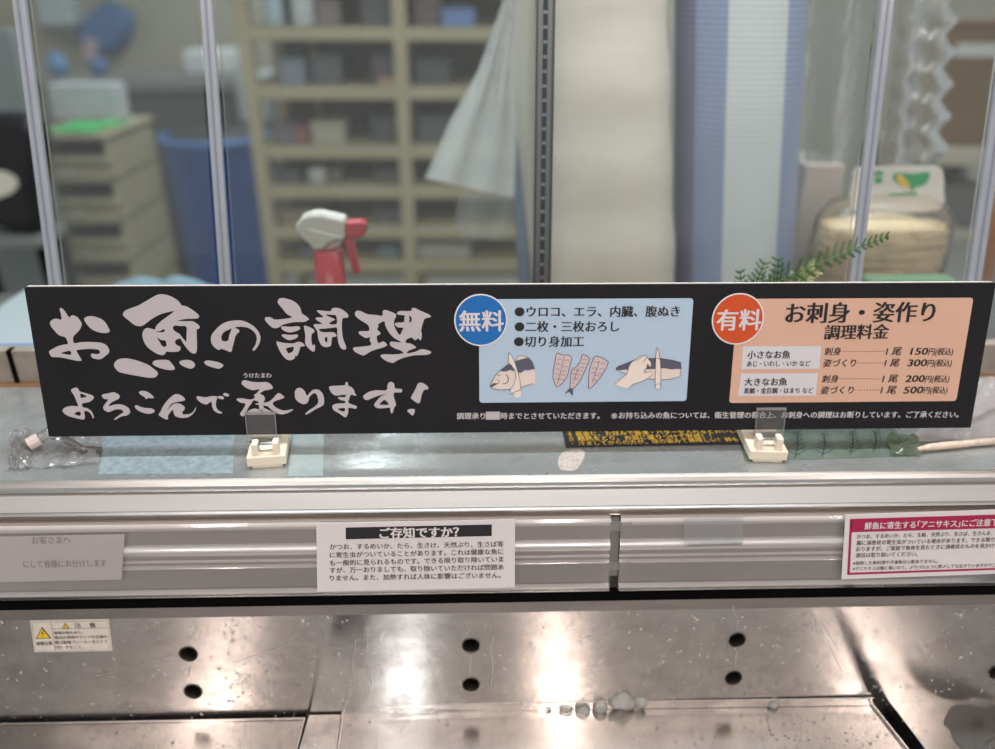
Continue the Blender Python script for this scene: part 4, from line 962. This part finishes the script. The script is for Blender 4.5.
z.shape(m, [(480, 258), (620, 252), (616, 264), (480, 268)], .0005, smooth=False); z.shape(m, [(580, 228), (605, 226), (600, 244), (584, 245)], .0005, smooth=False)
part('green_mark', m, mat('green print', (42, 160, 92), .5), hco, label='green bowl mark')
m = MB(); z.shape(m, [(518, 172), (535, 165), (555, 185), (582, 222), (560, 232), (535, 215), (520, 195)], .0008); part('yellow_leaf', m, mat('yellow leaf', (236, 190, 60), .5), hco, label='yellow leaf shape')
q = at(880, 278, .40)
single('green_mat', MB().box((at(860, 280, .33).x, .30, WZ), (at(945, 280, .33).x, .33, at(880, 276, .32).z)), mat('green mat', (110, 146, 112), .7), 'green block lying in front of the noodle pack', 'block', bevel=.004)
# copper pipe at the far end
pa, pb = at(987, 280, .5), at(1000, 200, .5)
dd = (pb - pa).normalized(); pz0 = pa - dd * ((pa.z - WZ) / dd.z)
single('copper_pipe', MB().tube([pz0, pb + dd * .15], .008, 10), mat('copper', (196, 150, 124), .4, .5), 'copper coloured pipe beside the grey metal pole', 'pipe', smooth=True)

# towel on the worktop
rnd = random.Random(22); rows = []
tx0, tx1 = at(92, 284, .66).x, at(214, 284, .66).x
for j in range(15):
    v = j / 14; rows.append([V((tx0 + (tx1 - tx0) * i / 24 + rnd.uniform(-.003, .003), (.645 + .08 * v), WZ + .004 + (.042 * math.sin(math.pi * v) ** .6 * min(1, 5 * min(i / 24, 1 - i / 24))) * (.9 + .1 * math.sin(i * .9)) + rnd.uniform(0, .004))) for i in range(25)])
single('towel', MB().grid(rows), mat('pale blue towel', (122, 152, 166), .8), 'pale blue towel heaped on the worktop edge below the blue barrel', 'towel', smooth=True, solid=.004)

# ---------------- backroom
def bxp(x0, y0, x1, y1, Y, depth, zmin=None):
    """box whose front face fills the given window of the view at distance Y"""
    a, b5 = at(x0, y0, Y), at(x1, y1, Y); mid = at((x0 + x1) / 2, (y0 + y1) / 2, Y)
    xa, xb = at(x0, (y0 + y1) / 2, Y).x, at(x1, (y0 + y1) / 2, Y).x
    zt2, zb2 = at((x0 + x1) / 2, y0, Y).z, at((x0 + x1) / 2, y1, Y).z
    if zmin is not None: zb2 = zmin
    return (xa, Y, zb2), (xb, Y + depth, zt2)
# bin stack
BY = 2.0
lo_, hi_ = bxp(50, 139, 121, 283, BY, .40)
cw = hi_[0] - lo_[0]; ztop = hi_[2]; nb_ = 7; ch_ = ztop / nb_
BEI = mat('beige bin plastic', (176, 168, 140), .5, noise=.15, nscale=6)
def bin_(label, z0):
    t = thing('stacking_bin', label, 'bin', (lo_[0] + cw / 2, BY + .2, z0), 'beige stacking bins in one stack')
    x0, x1, y0, y1, w_ = lo_[0], lo_[0] + cw, BY, BY + .40, .012
    b6 = MB(); b6.box((x0, y0, z0), (x1, y1, z0 + .012)); b6.box((x0, y1 - w_, z0), (x1, y1, z0 + ch_ - .003))
    for xx in (x0, x1 - w_): b6.box((xx, y0, z0), (xx + w_, y1, z0 + ch_ - .003))
    b6.box((x0 + w_, y0, z0 + .012), (x1 - w_, y0 + w_, z0 + ch_ * .52))
    part('shell', b6, BEI, t)
    part('front_lip', MB().box((x0 - .006, y0 - .02, z0 + ch_ * .46), (x1 + .006, y0 + .004, z0 + ch_ * .62)), BEI, t, bevel=.004)
    part('label_holder', MB().box((x0 + cw * .22, y0 - .004, z0 + ch_ * .16), (x0 + cw * .48, y0, z0 + ch_ * .34)), mat('holder pale', (186, 184, 168), .5), t, label='pale label holder')
    part('contents', MB().box((x0 + .03, y0 + .06, z0 + .013), (x1 - .03, y1 - .04, z0 + ch_ * .55)), mat('bin dark contents', (74, 72, 66), .7), t)
    return t
names = ['lowest', 'second lowest', 'third lowest', 'middle', 'third from the top', 'second from the top', 'topmost']
b0 = bin_('beige stacking bin, lowest of the bin stack', 0)
for k in range(1, nb_):
    copy_thing(b0, (lo_[0] + cw / 2, BY + .2, ch_ * k), 'beige stacking bin, %s of the bin stack' % names[k])
zt3 = ztop
top_lid = MB().box((lo_[0] - .008, BY - .02, zt3), (lo_[0] + cw + .008, BY + .41, zt3 + .018))
single('stack_cover', top_lid, BEI, 'beige cover closing the top of the bin stack', 'cover', bevel=.006)
gsx0, gsx1 = at(44, 120, BY).x, at(92, 120, BY).x
single('green_sheet', crumple([(gsx0, BY - .01, zt3 + .02), (gsx1, BY - .01, zt3 + .02), (gsx1 + .02, BY + .24, zt3 + .02), (gsx0 - .02, BY + .24, zt3 + .02)], 6, 6, .006, 31, .002), mat('bright green', (64, 186, 104), .5), 'bright green sheet lying on the bin stack lid', 'sheet', solid=.003)
lo2, hi2 = bxp(48, 84, 116, 104, BY + .29, .10, zt3 + .019)
single('paper_bundle', MB().box(lo2, hi2), mat('bundle white', (196, 200, 206), .6, noise=.15, nscale=20), 'white paper bundle on the bin stack behind the green sheet', 'bundle', bevel=.008)
# barrel
B2 = 2.6
bc = at(200, 142, B2); bw = (at(254, 200, B2).x - at(150, 200, B2).x) / 2
br_t = thing('barrel', 'blue plastic barrel standing on the floor beside the bin stack', 'barrel', (bc.x, B2 + .2, 0))
zb_ = bc.z
BLU = mat('barrel blue', (40, 84, 160), .45, noise=.2, nscale=5)
pr_ = [(.001, 0), (bw * .84, .002)] + [(bw * (.86 + .14 * k / 12 + (.015 if k in (4, 5, 8) else 0)), zb_ * k / 12) for k in range(1, 13)] + [(bw * .94, zb_), (bw * .90, zb_ - .03), (.001, zb_ - .03)]
part('body', MB().lathe((bc.x, B2 + .2, 0), pr_, 36), BLU, br_t, smooth=True)
tor = MB().tube([(bc.x + bw * 1.02 * math.cos(a * math.pi / 18), B2 + .2 + bw * 1.02 * math.sin(a * math.pi / 18), zb_ - .012) for a in range(37)], .016, 8)
part('rim', tor, mat('rim blue', (84, 128, 186), .4), br_t, smooth=True, label='lighter blue rim')
part('bag_lining', MB().lathe((bc.x, B2 + .2, zb_ - .028), [(.001, 0), (bw * .86, 0), (bw * .9, .03), (bw * .8, .05), (.001, .04)], 24), mat('dark liner', (58, 60, 62), .5), br_t, smooth=True)
lo2, hi2 = bxp(132, 78, 250, 140, 3.15, .5, 0)
cabt = thing('bin_cabinet', 'dark grey cabinet standing behind the blue barrel', 'cabinet', (lo2[0], lo2[1], 0))
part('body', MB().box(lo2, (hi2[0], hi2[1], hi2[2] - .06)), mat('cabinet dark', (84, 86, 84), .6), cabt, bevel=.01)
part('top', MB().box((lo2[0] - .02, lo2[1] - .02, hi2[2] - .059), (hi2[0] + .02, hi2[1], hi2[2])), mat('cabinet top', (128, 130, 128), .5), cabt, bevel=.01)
lo3, hi3 = bxp(182, 50, 230, 77, 3.25, .25, hi2[2] + .001)
single('white_tub', MB().box(lo3, hi3), mat('tub white', (200, 204, 204), .5), 'white tub standing on the dark cabinet', 'tub', bevel=.02)
cl_, ch2 = bxp(236, 66, 266, 122, 3.09, .03)
single('cloth', MB().box(cl_, (ch2[0], ch2[1], hi2[2] + .02)).box((cl_[0], ch2[1], hi2[2] + .001), (ch2[0], ch2[1] + .25, hi2[2] + .02)), mat('pale cloth', (178, 184, 184), .8), 'pale cloth hanging down the side of the dark cabinet', 'cloth', bevel=.01)
# wall items
wb = thing('hanging_blue_bag', 'blue plastic bag hanging high on the back wall', 'bag', at(108, 55, 3.9))
WY = 3.9
bm_ = MB(); pts = [(108, 2), (120, 6), (134, 18), (128, 40), (116, 52), (98, 55), (82, 44), (86, 20)]
bm_.slab([V((at(x, y, WY).x, WY - .06, at(x, y, WY).z)) for x, y in smooth_loop(pts, 2)], (0, -1, 0), .12)
part('body', bm_, mat('bag blue', (74, 112, 160), .5, noise=.2, nscale=8), wb, bevel=.03)
part('label', MB().slab([V((at(x, y, WY).x, WY - .062, at(x, y, WY).z)) for x, y in ((88, 38), (102, 38), (102, 60), (88, 60))], (0, -1, 0), .004), mat('bag label', (176, 158, 168), .6), wb, label='pale label')
part('hook', MB().tube([at(108, 3, WY - .01), at(108, -6, WY - .01), at(108, -8, 3.99)], .008, 8), hook_m, wb)
lo4, hi4 = bxp(34, -20, 70, 27, 3.85, .148)
bxt = thing('wall_box', 'pale grey wall box mounted high on the back wall', 'box', lo4)
part('housing', MB().box(lo4, hi4), mat('wallbox', (176, 186, 190), .5), bxt, bevel=.02)
part('shadow_base', MB().box((lo4[0], lo4[1] + .02, lo4[2] - .05), (hi4[0], hi4[1], lo4[2] - .001)), mat('box base', (104, 104, 100), .6), bxt)
for px_, py_, pr2, col_, l in ((58, 66, 11, (96, 140, 186), 'pale blue ball-shaped pouch on the rear cabinet'), (100, 72, 9, (80, 112, 160), 'small darker blue pouch on the rear cabinet')):
    q = at(px_, py_, 3.2); rr = pr2 * scale_at(px_, py_, 3.2); q.z = at(90, 76, 3.2).z + rr + .001
    single('pouch', MB().lathe((q.x, 3.2, q.z - rr), [(.001, 0), (rr * .7, rr * .15), (rr, rr), (rr * .7, rr * 1.7), (rr * .2, rr * 2)], 16), mat('pouch %d' % px_, col_, .5), l, 'pouch', smooth=True)
q = at(90, 76, 3.2)
rc = thing('rear_cabinet', 'grey cabinet along the back wall below the blue bag', 'cabinet', (q.x, 3.2, 0))
part('body', MB().box((at(20, 77, 3.2).x, 3.1, 0), (at(114, 77, 3.2).x, 3.5, at(90, 76, 3.2).z - .03)), mat('rear cab', (120, 118, 110), .6), rc, bevel=.01)
part('top', MB().box((at(20, 77, 3.2).x - .02, 3.08, at(90, 76, 3.2).z - .029), (at(114, 77, 3.2).x + .01, 3.52, at(90, 76, 3.2).z)), mat('rear cab top', (140, 140, 134), .5), rc, bevel=.005)
# black bag and pale panel at the far end
lo5, hi5 = bxp(-60, 118, 40, 234, 1.5, .25)
bb = MB()
pts = [(-60, 122), (-20, 116), (10, 116), (34, 124), (38, 160), (36, 200), (40, 232), (12, 234), (-20, 226), (-60, 230)]
bbt = thing('black_bag', 'large black bag standing on a stool beside the bin stack', 'bag', (lo5[0], 1.5, lo5[2]))
part('sack', bb.slab([V((at(x, y, 1.5).x, 1.5, at(x, y, 1.5).z)) for x, y in smooth_loop(pts, 2)], (0, -1, 0), .10), mat('bag black', (20, 20, 24), .5), bbt, bevel=.03)
stl = thing('stool', 'grey stool carrying the black bag', 'stool', (lo5[0], 1.6, 0))
z5 = min(p.z for p in bb.v) - .002
part('seat', MB().box((at(-58, 200, 1.5).x, 1.48, z5 - .03), (at(34, 200, 1.5).x, 1.64, z5)), mat('stool grey', (120, 124, 120), .5), stl, bevel=.006)
for x in (at(-55, 200, 1.5).x, at(30, 200, 1.5).x):
    for y in (1.5, 1.61): part('leg', MB().box((x - .012, y - .012, 0), (x + .012, y + .012, z5 - .03)), DARK, stl)
q = at(6, 186, 1.49)
part('pale_print', MB().slab([V((at(x, y, 1.497).x, 1.497, at(x, y, 1.497).z)) for x, y in smooth_loop([(-20, 172), (6, 172), (18, 182), (10, 194), (-20, 200)], 2)], (0, -1, 0), .003), mat('bowl pale', (206, 204, 190), .4), bbt, label='pale rounded patch')
lo6, hi6 = bxp(-60, 28, 22, 125, 1.85, .04, 0)
single('grey_board', MB().box(lo6, hi6), mat('grey panel', (128, 138, 136), .5), 'grey upright board standing behind the black bag', 'board', bevel=.01)
# rack
KY = 2.1
rack = thing('storage_rack', 'tall beige storage rack with many shelves behind the spray bottle', 'rack', (at(400, 150, KY).x, KY, 0))
KB = mat('rack beige', (178, 168, 138), .5, noise=.12, nscale=5)
zr = 2.0
posts = [at(268, 215, KY).x, at(405, 140, KY).x, at(545, 140, KY).x]
for x in posts:
    for y in (KY, KY + .45): part('upright', MB().box((x - .022, y - .02, 0), (x + .022, y + .02, zr)), KB, rack)
shelf_rows = [(-40, 0), (34, 0), (93, 0), (152, 0), (192, 0), (232, 0), (266, 0)]
SZs = []
for py, _ in shelf_rows:
    z6 = at(400, py, KY).z; SZs.append(z6)
    part('shelf', MB().box((posts[0] - .02, KY - .015, z6 - .02), (posts[2] + .02, KY + .45, z6 + .02)), KB, rack, bevel=.004)
mid_x = at(308, 140, KY + .2).x
part('middle_stay', MB().box((mid_x - .014, KY + .46, 0), (mid_x + .014, KY + .48, zr)), KB, rack)
part('back_panel', MB().box((posts[0], KY + .481, .3), (posts[2], KY + .49, zr)), mat('rack back', (104, 102, 92), .7), rack)
stuff = [ # shelf index (sits on), x0px, x1px, height share, depth offset, colour, name, label
    (1, 264, 283, .8, .02, (176, 196, 206), 'jar', 'pale blue jar on the upper rack shelf'), (1, 290, 314, .8, .02, (196, 202, 206), 'jar', 'white jar on the upper rack shelf beside the pale blue jar'),
    (1, 318, 340, .5, .05, (130, 118, 116), 'box', 'brownish box on the upper rack shelf'), (1, 362, 398, .75, .05, (86, 88, 90), 'box', 'dark box on the upper rack shelf against the middle upright'),
    (1, 415, 440, .7, .05, (104, 92, 90), 'box', 'dark brown box on the upper rack shelf past the upright'), (1, 442, 475, .35, .02, (110, 140, 190), 'tray', 'low blue tray on the upper rack shelf'),
    (2, 280, 305, .6, .02, (128, 136, 150), 'box', 'bluish box on the second rack shelf'), (2, 312, 342, .7, .06, (92, 94, 96), 'box', 'dark crate on the second rack shelf'), (2, 372, 400, .75, .06, (88, 80, 84), 'box', 'dark crate on the second rack shelf against the upright'),
    (2, 378, 398, .2, .0, (176, 148, 126), 'tray', 'small tan tray in front of the dark crate'), (2, 416, 450, .6, .06, (78, 84, 88), 'box', 'blackish crate on the second rack shelf past the upright'),
    (3, 276, 296, .45, .0, (112, 104, 112), 'box', 'mauve box on the third rack shelf'), (3, 296, 308, .4, .0, (140, 96, 92), 'box', 'reddish box on the third rack shelf'), (3, 312, 345, .5, .02, (172, 168, 150), 'box', 'cream box on the third rack shelf'),
    (3, 372, 400, .6, .06, (74, 78, 80), 'box', 'blackish crate on the third rack shelf against the upright'), (3, 418, 448, .6, .06, (84, 90, 94), 'box', 'slate crate on the third rack shelf past the upright'),
    (4, 276, 300, .5, .04, (88, 92, 92), 'box', 'grey-green crate on the fourth rack shelf'), (4, 306, 326, .6, .0, (168, 170, 166), 'jar', 'pale grey jar on the fourth rack shelf'), (4, 330, 342, .6, .04, (110, 104, 96), 'box', 'small umber box on the fourth rack shelf'),
    (4, 374, 402, .6, .05, (80, 82, 80), 'box', 'charcoal crate on the fourth rack shelf against the upright'), (5, 282, 322, .55, .02, (146, 130, 114), 'box', 'light brown carton on the fifth rack shelf'), (5, 374, 403, .6, .05, (84, 86, 86), 'box', 'dusky crate on the fifth rack shelf against the upright'),
    (6, 300, 322, .5, .02, (96, 104, 114), 'box', 'bluish grey box on the lowest visible rack shelf'), (6, 378, 398, .5, .02, (110, 122, 130), 'box', 'pale slate box on the lowest visible rack shelf'),
    (6, 418, 470, .7, .0, (160, 158, 146), 'box', 'wide pale bin on the lowest visible rack shelf')]
for si, x0, x1, hf, dof, col_, nm, lab in stuff:
    z6 = SZs[si] + .0205; hh = (SZs[si - 1] - SZs[si] - .045) * hf
    xa, xb = at(x0, shelf_rows[si][0] - 12, KY + dof).x, at(x1, shelf_rows[si][0] - 12, KY + dof).x
    mm = mat('rack item %s' % lab, col_, .6)
    dp_ = .04 if nm == 'tray' else .25
    catn = {'jar': 'jar', 'box': 'box', 'tray': 'tray'}[nm]; name_ = {'jar': 'storage_jar', 'box': 'storage_box', 'tray': 'shelf_tray'}[nm]
    t = thing(name_, lab, catn, ((xa + xb) / 2, KY + dof, z6))
    if nm == 'jar':
        rr = (xb - xa) / 2
        part('body', MB().lathe(((xa + xb) / 2, KY + dof + rr, z6), [(.001, 0), (rr * .95, .001), (rr, .01), (rr, hh * .75), (rr * .8, hh * .84), (rr * .75, hh * .85)], 20), mm, t, smooth=True)
        part('lid', MB().lathe(((xa + xb) / 2, KY + dof + rr, z6 + hh * .85), [(.001, 0), (rr * .85, 0), (rr * .85, hh * .15), (.001, hh * .15)], 20), mat('lid white', (206, 206, 202), .5), t)
    else:
        part('body', MB().box((xa, KY + dof, z6), (xb, KY + dof + dp_, z6 + hh * .86)), mm, t, bevel=.004)
        part('rim', MB().box((xa - .003, KY + dof - .004, z6 + hh * .87), (xb + .003, KY + dof + dp_ + .004, z6 + hh)), mm, t, bevel=.003)
# right side of the backroom
lo7, hi7 = bxp(935, 150, 1060, 166, 1.9, .5)
rt = thing('side_shelf', 'pale shelf unit in the corner holding the brown carton', 'shelf unit', (lo7[0], 1.9, 0))
part('board', MB().box(lo7, hi7), mat('shelf pale', (186, 178, 160), .5), rt, bevel=.005)
z8 = at(960, 28, 1.9).z
for x in (lo7[0] + .02, hi7[0] - .02):
    for y in (1.93, 2.37): part('leg', MB().box((x - .015, y - .015, 0), (x + .015, y + .015, lo7[2] - .001)), hook_m, rt)
part('lower_board', MB().box((lo7[0], 1.92, at(960, 232, 1.9).z - .02), (hi7[0], 2.38, at(960, 232, 1.9).z)), mat('shelf pale', (186, 178, 160)), rt)
part('back_board', MB().box((lo7[0], 2.4, 0.2), (hi7[0], 2.42, lo7[2] - .002)), mat('shelf back', (80, 76, 72), .7), rt)
lo9, hi9 = bxp(940, 26, 1050, 150, 1.98, .35, hi7[2] + .001)
bt = thing('brown_carton', 'large brown carton on the corner shelf beyond the saw-toothed bags', 'carton', (lo9[0], 1.98, lo9[2]))
part('body', MB().box(lo9, hi9), mat('carton brown', (120, 92, 58), .7, noise=.12, nscale=5), bt, bevel=.005)
part('lamp_reflection', MB().box((lo9[0] + .02, lo9[1] - .002, hi9[2] - .09), (hi9[0], lo9[1] - .0002, hi9[2] - .05)), mat('painted lamp reflection', (204, 206, 204), .4), bt, label='painted lamp reflection strip')  # thin pale box paints the reflection of a lamp on the carton
part('lid_flap', MB().box((lo9[0] - .004, lo9[1] - .006, hi9[2] + .0005), (hi9[0], hi9[1], hi9[2] + .012)), mat('flap brown', (104, 66, 44), .7), bt)
lo10, hi10 = bxp(942, 186, 985, 232, 1.95, .3, at(960, 232, 1.9).z + .001)
single('grey_crate', MB().box(lo10, hi10), mat('grey crate', (96, 94, 90), .6), 'dark grey crate on the lower board of the corner shelf', 'crate', bevel=.01)

# ================================================================== ice and water
ICE = clear('melting ice', (240, 242, 240), veil=.5, veil_rgb=(240, 240, 236), rough=.15, edge=.33, wrinkle=.5, wscale=150)
def lump(seed, s):
    bm = bmesh.new(); bmesh.ops.create_icosphere(bm, subdivisions=2, radius=1); rnd = random.Random(seed)
    for v in bm.verts:
        v.co *= rnd.uniform(.75, 1.15); v.co.x *= s[0]; v.co.y *= s[1]; v.co.z = max(0, v.co.z * s[2] + s[2] * .7)
    vs = [v.co.copy() for v in bm.verts]; fs = [tuple(v.index for v in f.verts) for f in bm.faces]; bm.free(); return vs, fs
icespots = [(622, 706, .016, .013, 'large pale lump of melting ice on the tray edge'), (608, 701, .010, .010, 'small ice lump leaning on the large pale lump'), (640, 705, .011, .009, 'rounded ice lump beside the large pale lump'),
            (600, 711, .008, .006, 'flat ice lump left beside the large one'), (565, 710, .008, .004, 'thin clear ice plate under the bright streak'), (548, 708, .006, .004, 'thin clear ice cube near the bright streak'), (536, 707, .005, .004, 'end cube of the ice row on the tray edge'),
            (583, 712, .008, .004, 'wide clear ice piece between the plate and the lumps'), (773, 707, .006, .004, 'clear ice lump alone under the twin holes')]
icespots[3] = (600, 711, .008, .006, 'flat ice lump between the wide piece and the large lump')
for i, (x, y, s, h, l) in enumerate(icespots):
    q = flat(x, y, TZ + .0002); vs, fs = lump(40 + i, (s, s * .7, h))
    single('ice_lump', MB().add([q + v for v in vs], fs), ICE, l, 'ice', loc=q, group='ice along the tray edge', smooth=True)
drops = MB(); rnd = random.Random(9)
def drop(q, n_, r_):
    t1 = n_.orthogonal().normalized(); t2 = n_.cross(t1); k = 8; vs = []
    for a, h in ((1, 0), (.8, .35), (.4, .55)):
        vs += [q + (t1 * math.cos(2 * math.pi * j / k) + t2 * math.sin(2 * math.pi * j / k)) * r_ * a + n_ * r_ * h for j in range(k)]
    drops.add(vs, [(i * k + j, i * k + (j + 1) % k, (i + 1) * k + (j + 1) % k, (i + 1) * k + j) for i in range(2) for j in range(k)] + [tuple(range(2 * k, 3 * k))])
for k in range(520):
    if k % 3: x, y = rnd.uniform(0, 995), rnd.uniform(620, 695)
    else: x, y = rnd.uniform(100, 305), rnd.uniform(620, 705)
    if any(abs(x - hx) < 14 and abs(y - hy) < 12 for hx, hy in ((188, 654), (193, 691), (471, 645), (471, 684), (737, 640), (733, 678))): continue
    if 28 < x < 118 and y < 658: continue
    drop(dk(x, y, .0002), deck_pl.n, rnd.choice((.0006, .0009, .0012, .0017)))
for k in range(140):
    x, y = rnd.uniform(690, 880), rnd.uniform(718, 749)
    if k % 2: x = rnd.uniform(0, 995)
    drop(flat(x, y, TZ + .0004), V((0, 0, 1)), rnd.choice((.0006, .001, .0015)))
WAT = clear('water', (236, 236, 236), rough=.08, edge=.6, veil=.22, veil_rgb=(240, 236, 232))  # pale veil stands in for the glints on the droplets
PUD = clear('puddle water', (225, 225, 225), rough=.04, edge=.18, veil=.12, veil_rgb=(190, 186, 182))
o = single('water_droplets', drops, WAT, 'small water droplets, glints painted as a pale veil, scattered over the back panel and trays', 'water', kind='stuff', smooth=True)
pud = smooth_loop([(946, 715), (952, 706), (968, 704), (985, 707), (1000, 704), (1005, 720), (998, 735), (985, 742), (990, 749), (970, 752), (955, 740), (950, 728), (944, 722)])
single('puddle', MB().slab([flat(x, y, TZ + .0016) for x, y in pud], (0, 0, 1), .0014), PUD, 'water puddle in the wet tray below the magenta notice', 'water', bevel=.0006)

# ================================================================== lights
def area(name, loc, size, power, rgb, rot=(0, 0, 0)):
    l = bpy.data.lights.new(name, 'AREA'); l.shape = 'RECTANGLE'; l.size, l.size_y = size; l.energy = power; l.color = srgb(rgb)[:3]
    o = bpy.data.objects.new(name, l); COL.objects.link(o); o.location = loc; o.rotation_euler = rot
    return o
def lamp(label, loc, sx, sy, power, rgb):
    t = thing('ceiling_light', label, 'ceiling light', loc, 'ceiling lights')
    part('housing', MB().box((loc[0] - sx / 2 - .02, loc[1] - sy / 2 - .02, loc[2] + .012), (loc[0] + sx / 2 + .02, loc[1] + sy / 2 + .02, loc[2] + .07)), mat('lamp white', (230, 230, 230), .5), t)
    lo = area('lamp', (0, 0, 0), (sx, sy), power, rgb); lo.parent = t
    return t
WARM, COOL = (255, 242, 234), (232, 242, 248)
lamp('long warm ceiling light over the shopper side', (0, -1.5, 2.66), 3.2, .25, 12, WARM)
lamp('warm ceiling light above the display case', (.1, -.55, 2.66), 2.6, .18, 7, WARM)
# long lights running front to back over the shopper side: seen again as streaks in the steel
def bounce(px, py, z):
    q = deck_pl.hit(px, py); d = (q - CAM).normalized(); d = d - deck_pl.n * 2 * d.dot(deck_pl.n)
    d.z = abs(d.z); return q + d * ((z - q.z) / max(d.z, .3))
for px, wd, pw, c, l in ((206, .09, 13, WARM, 'long ceiling light in line with the warning sticker'), (400, .10, 7, COOL, 'long cool ceiling light in line with the storage rack'), (562, .10, 14, WARM, 'long ceiling light in line with the cream roll'), (888, .12, 16, WARM, 'long ceiling light in line with the noodle pack')):
    q = bounce(px, 650, 2.66)
    t = q - CAM
    lamp(l, (CAM.x + t.x * (.53 + 2.12) / (.53 + abs(q.y + .08)), -2.0, 2.66), wd, .85, pw, c)
lamp('added short cool ceiling light brightening the rolls on the inner worktop', (0, .22, 2.66), 2.0, .14, 40, COOL)  # extra lamp, placed to light the fronts of the rolls
lamp('cool ceiling light deep in the backroom', (-.6, 2.6, 2.66), .3, 1.4, 34, COOL)
lamp('cool ceiling light deep in the backroom corner', (1.3, 2.6, 2.66), .3, 1.4, 34, COOL)
w = bpy.data.worlds.new('world'); SC.world = w; w.use_nodes = True
w.node_tree.nodes['Background'].inputs[0].default_value = (.8, .82, .85, 1); w.node_tree.nodes['Background'].inputs[1].default_value = .62

SC.view_settings.view_transform = 'Standard'; SC.view_settings.look = 'None'; SC.view_settings.gamma = 1.0
SC.view_settings.use_curve_mapping = False
SC.view_settings.exposure = -0.06
SC.cycles.use_denoising = True
SC.cycles.max_bounces = 10; SC.cycles.transparent_max_bounces = 16
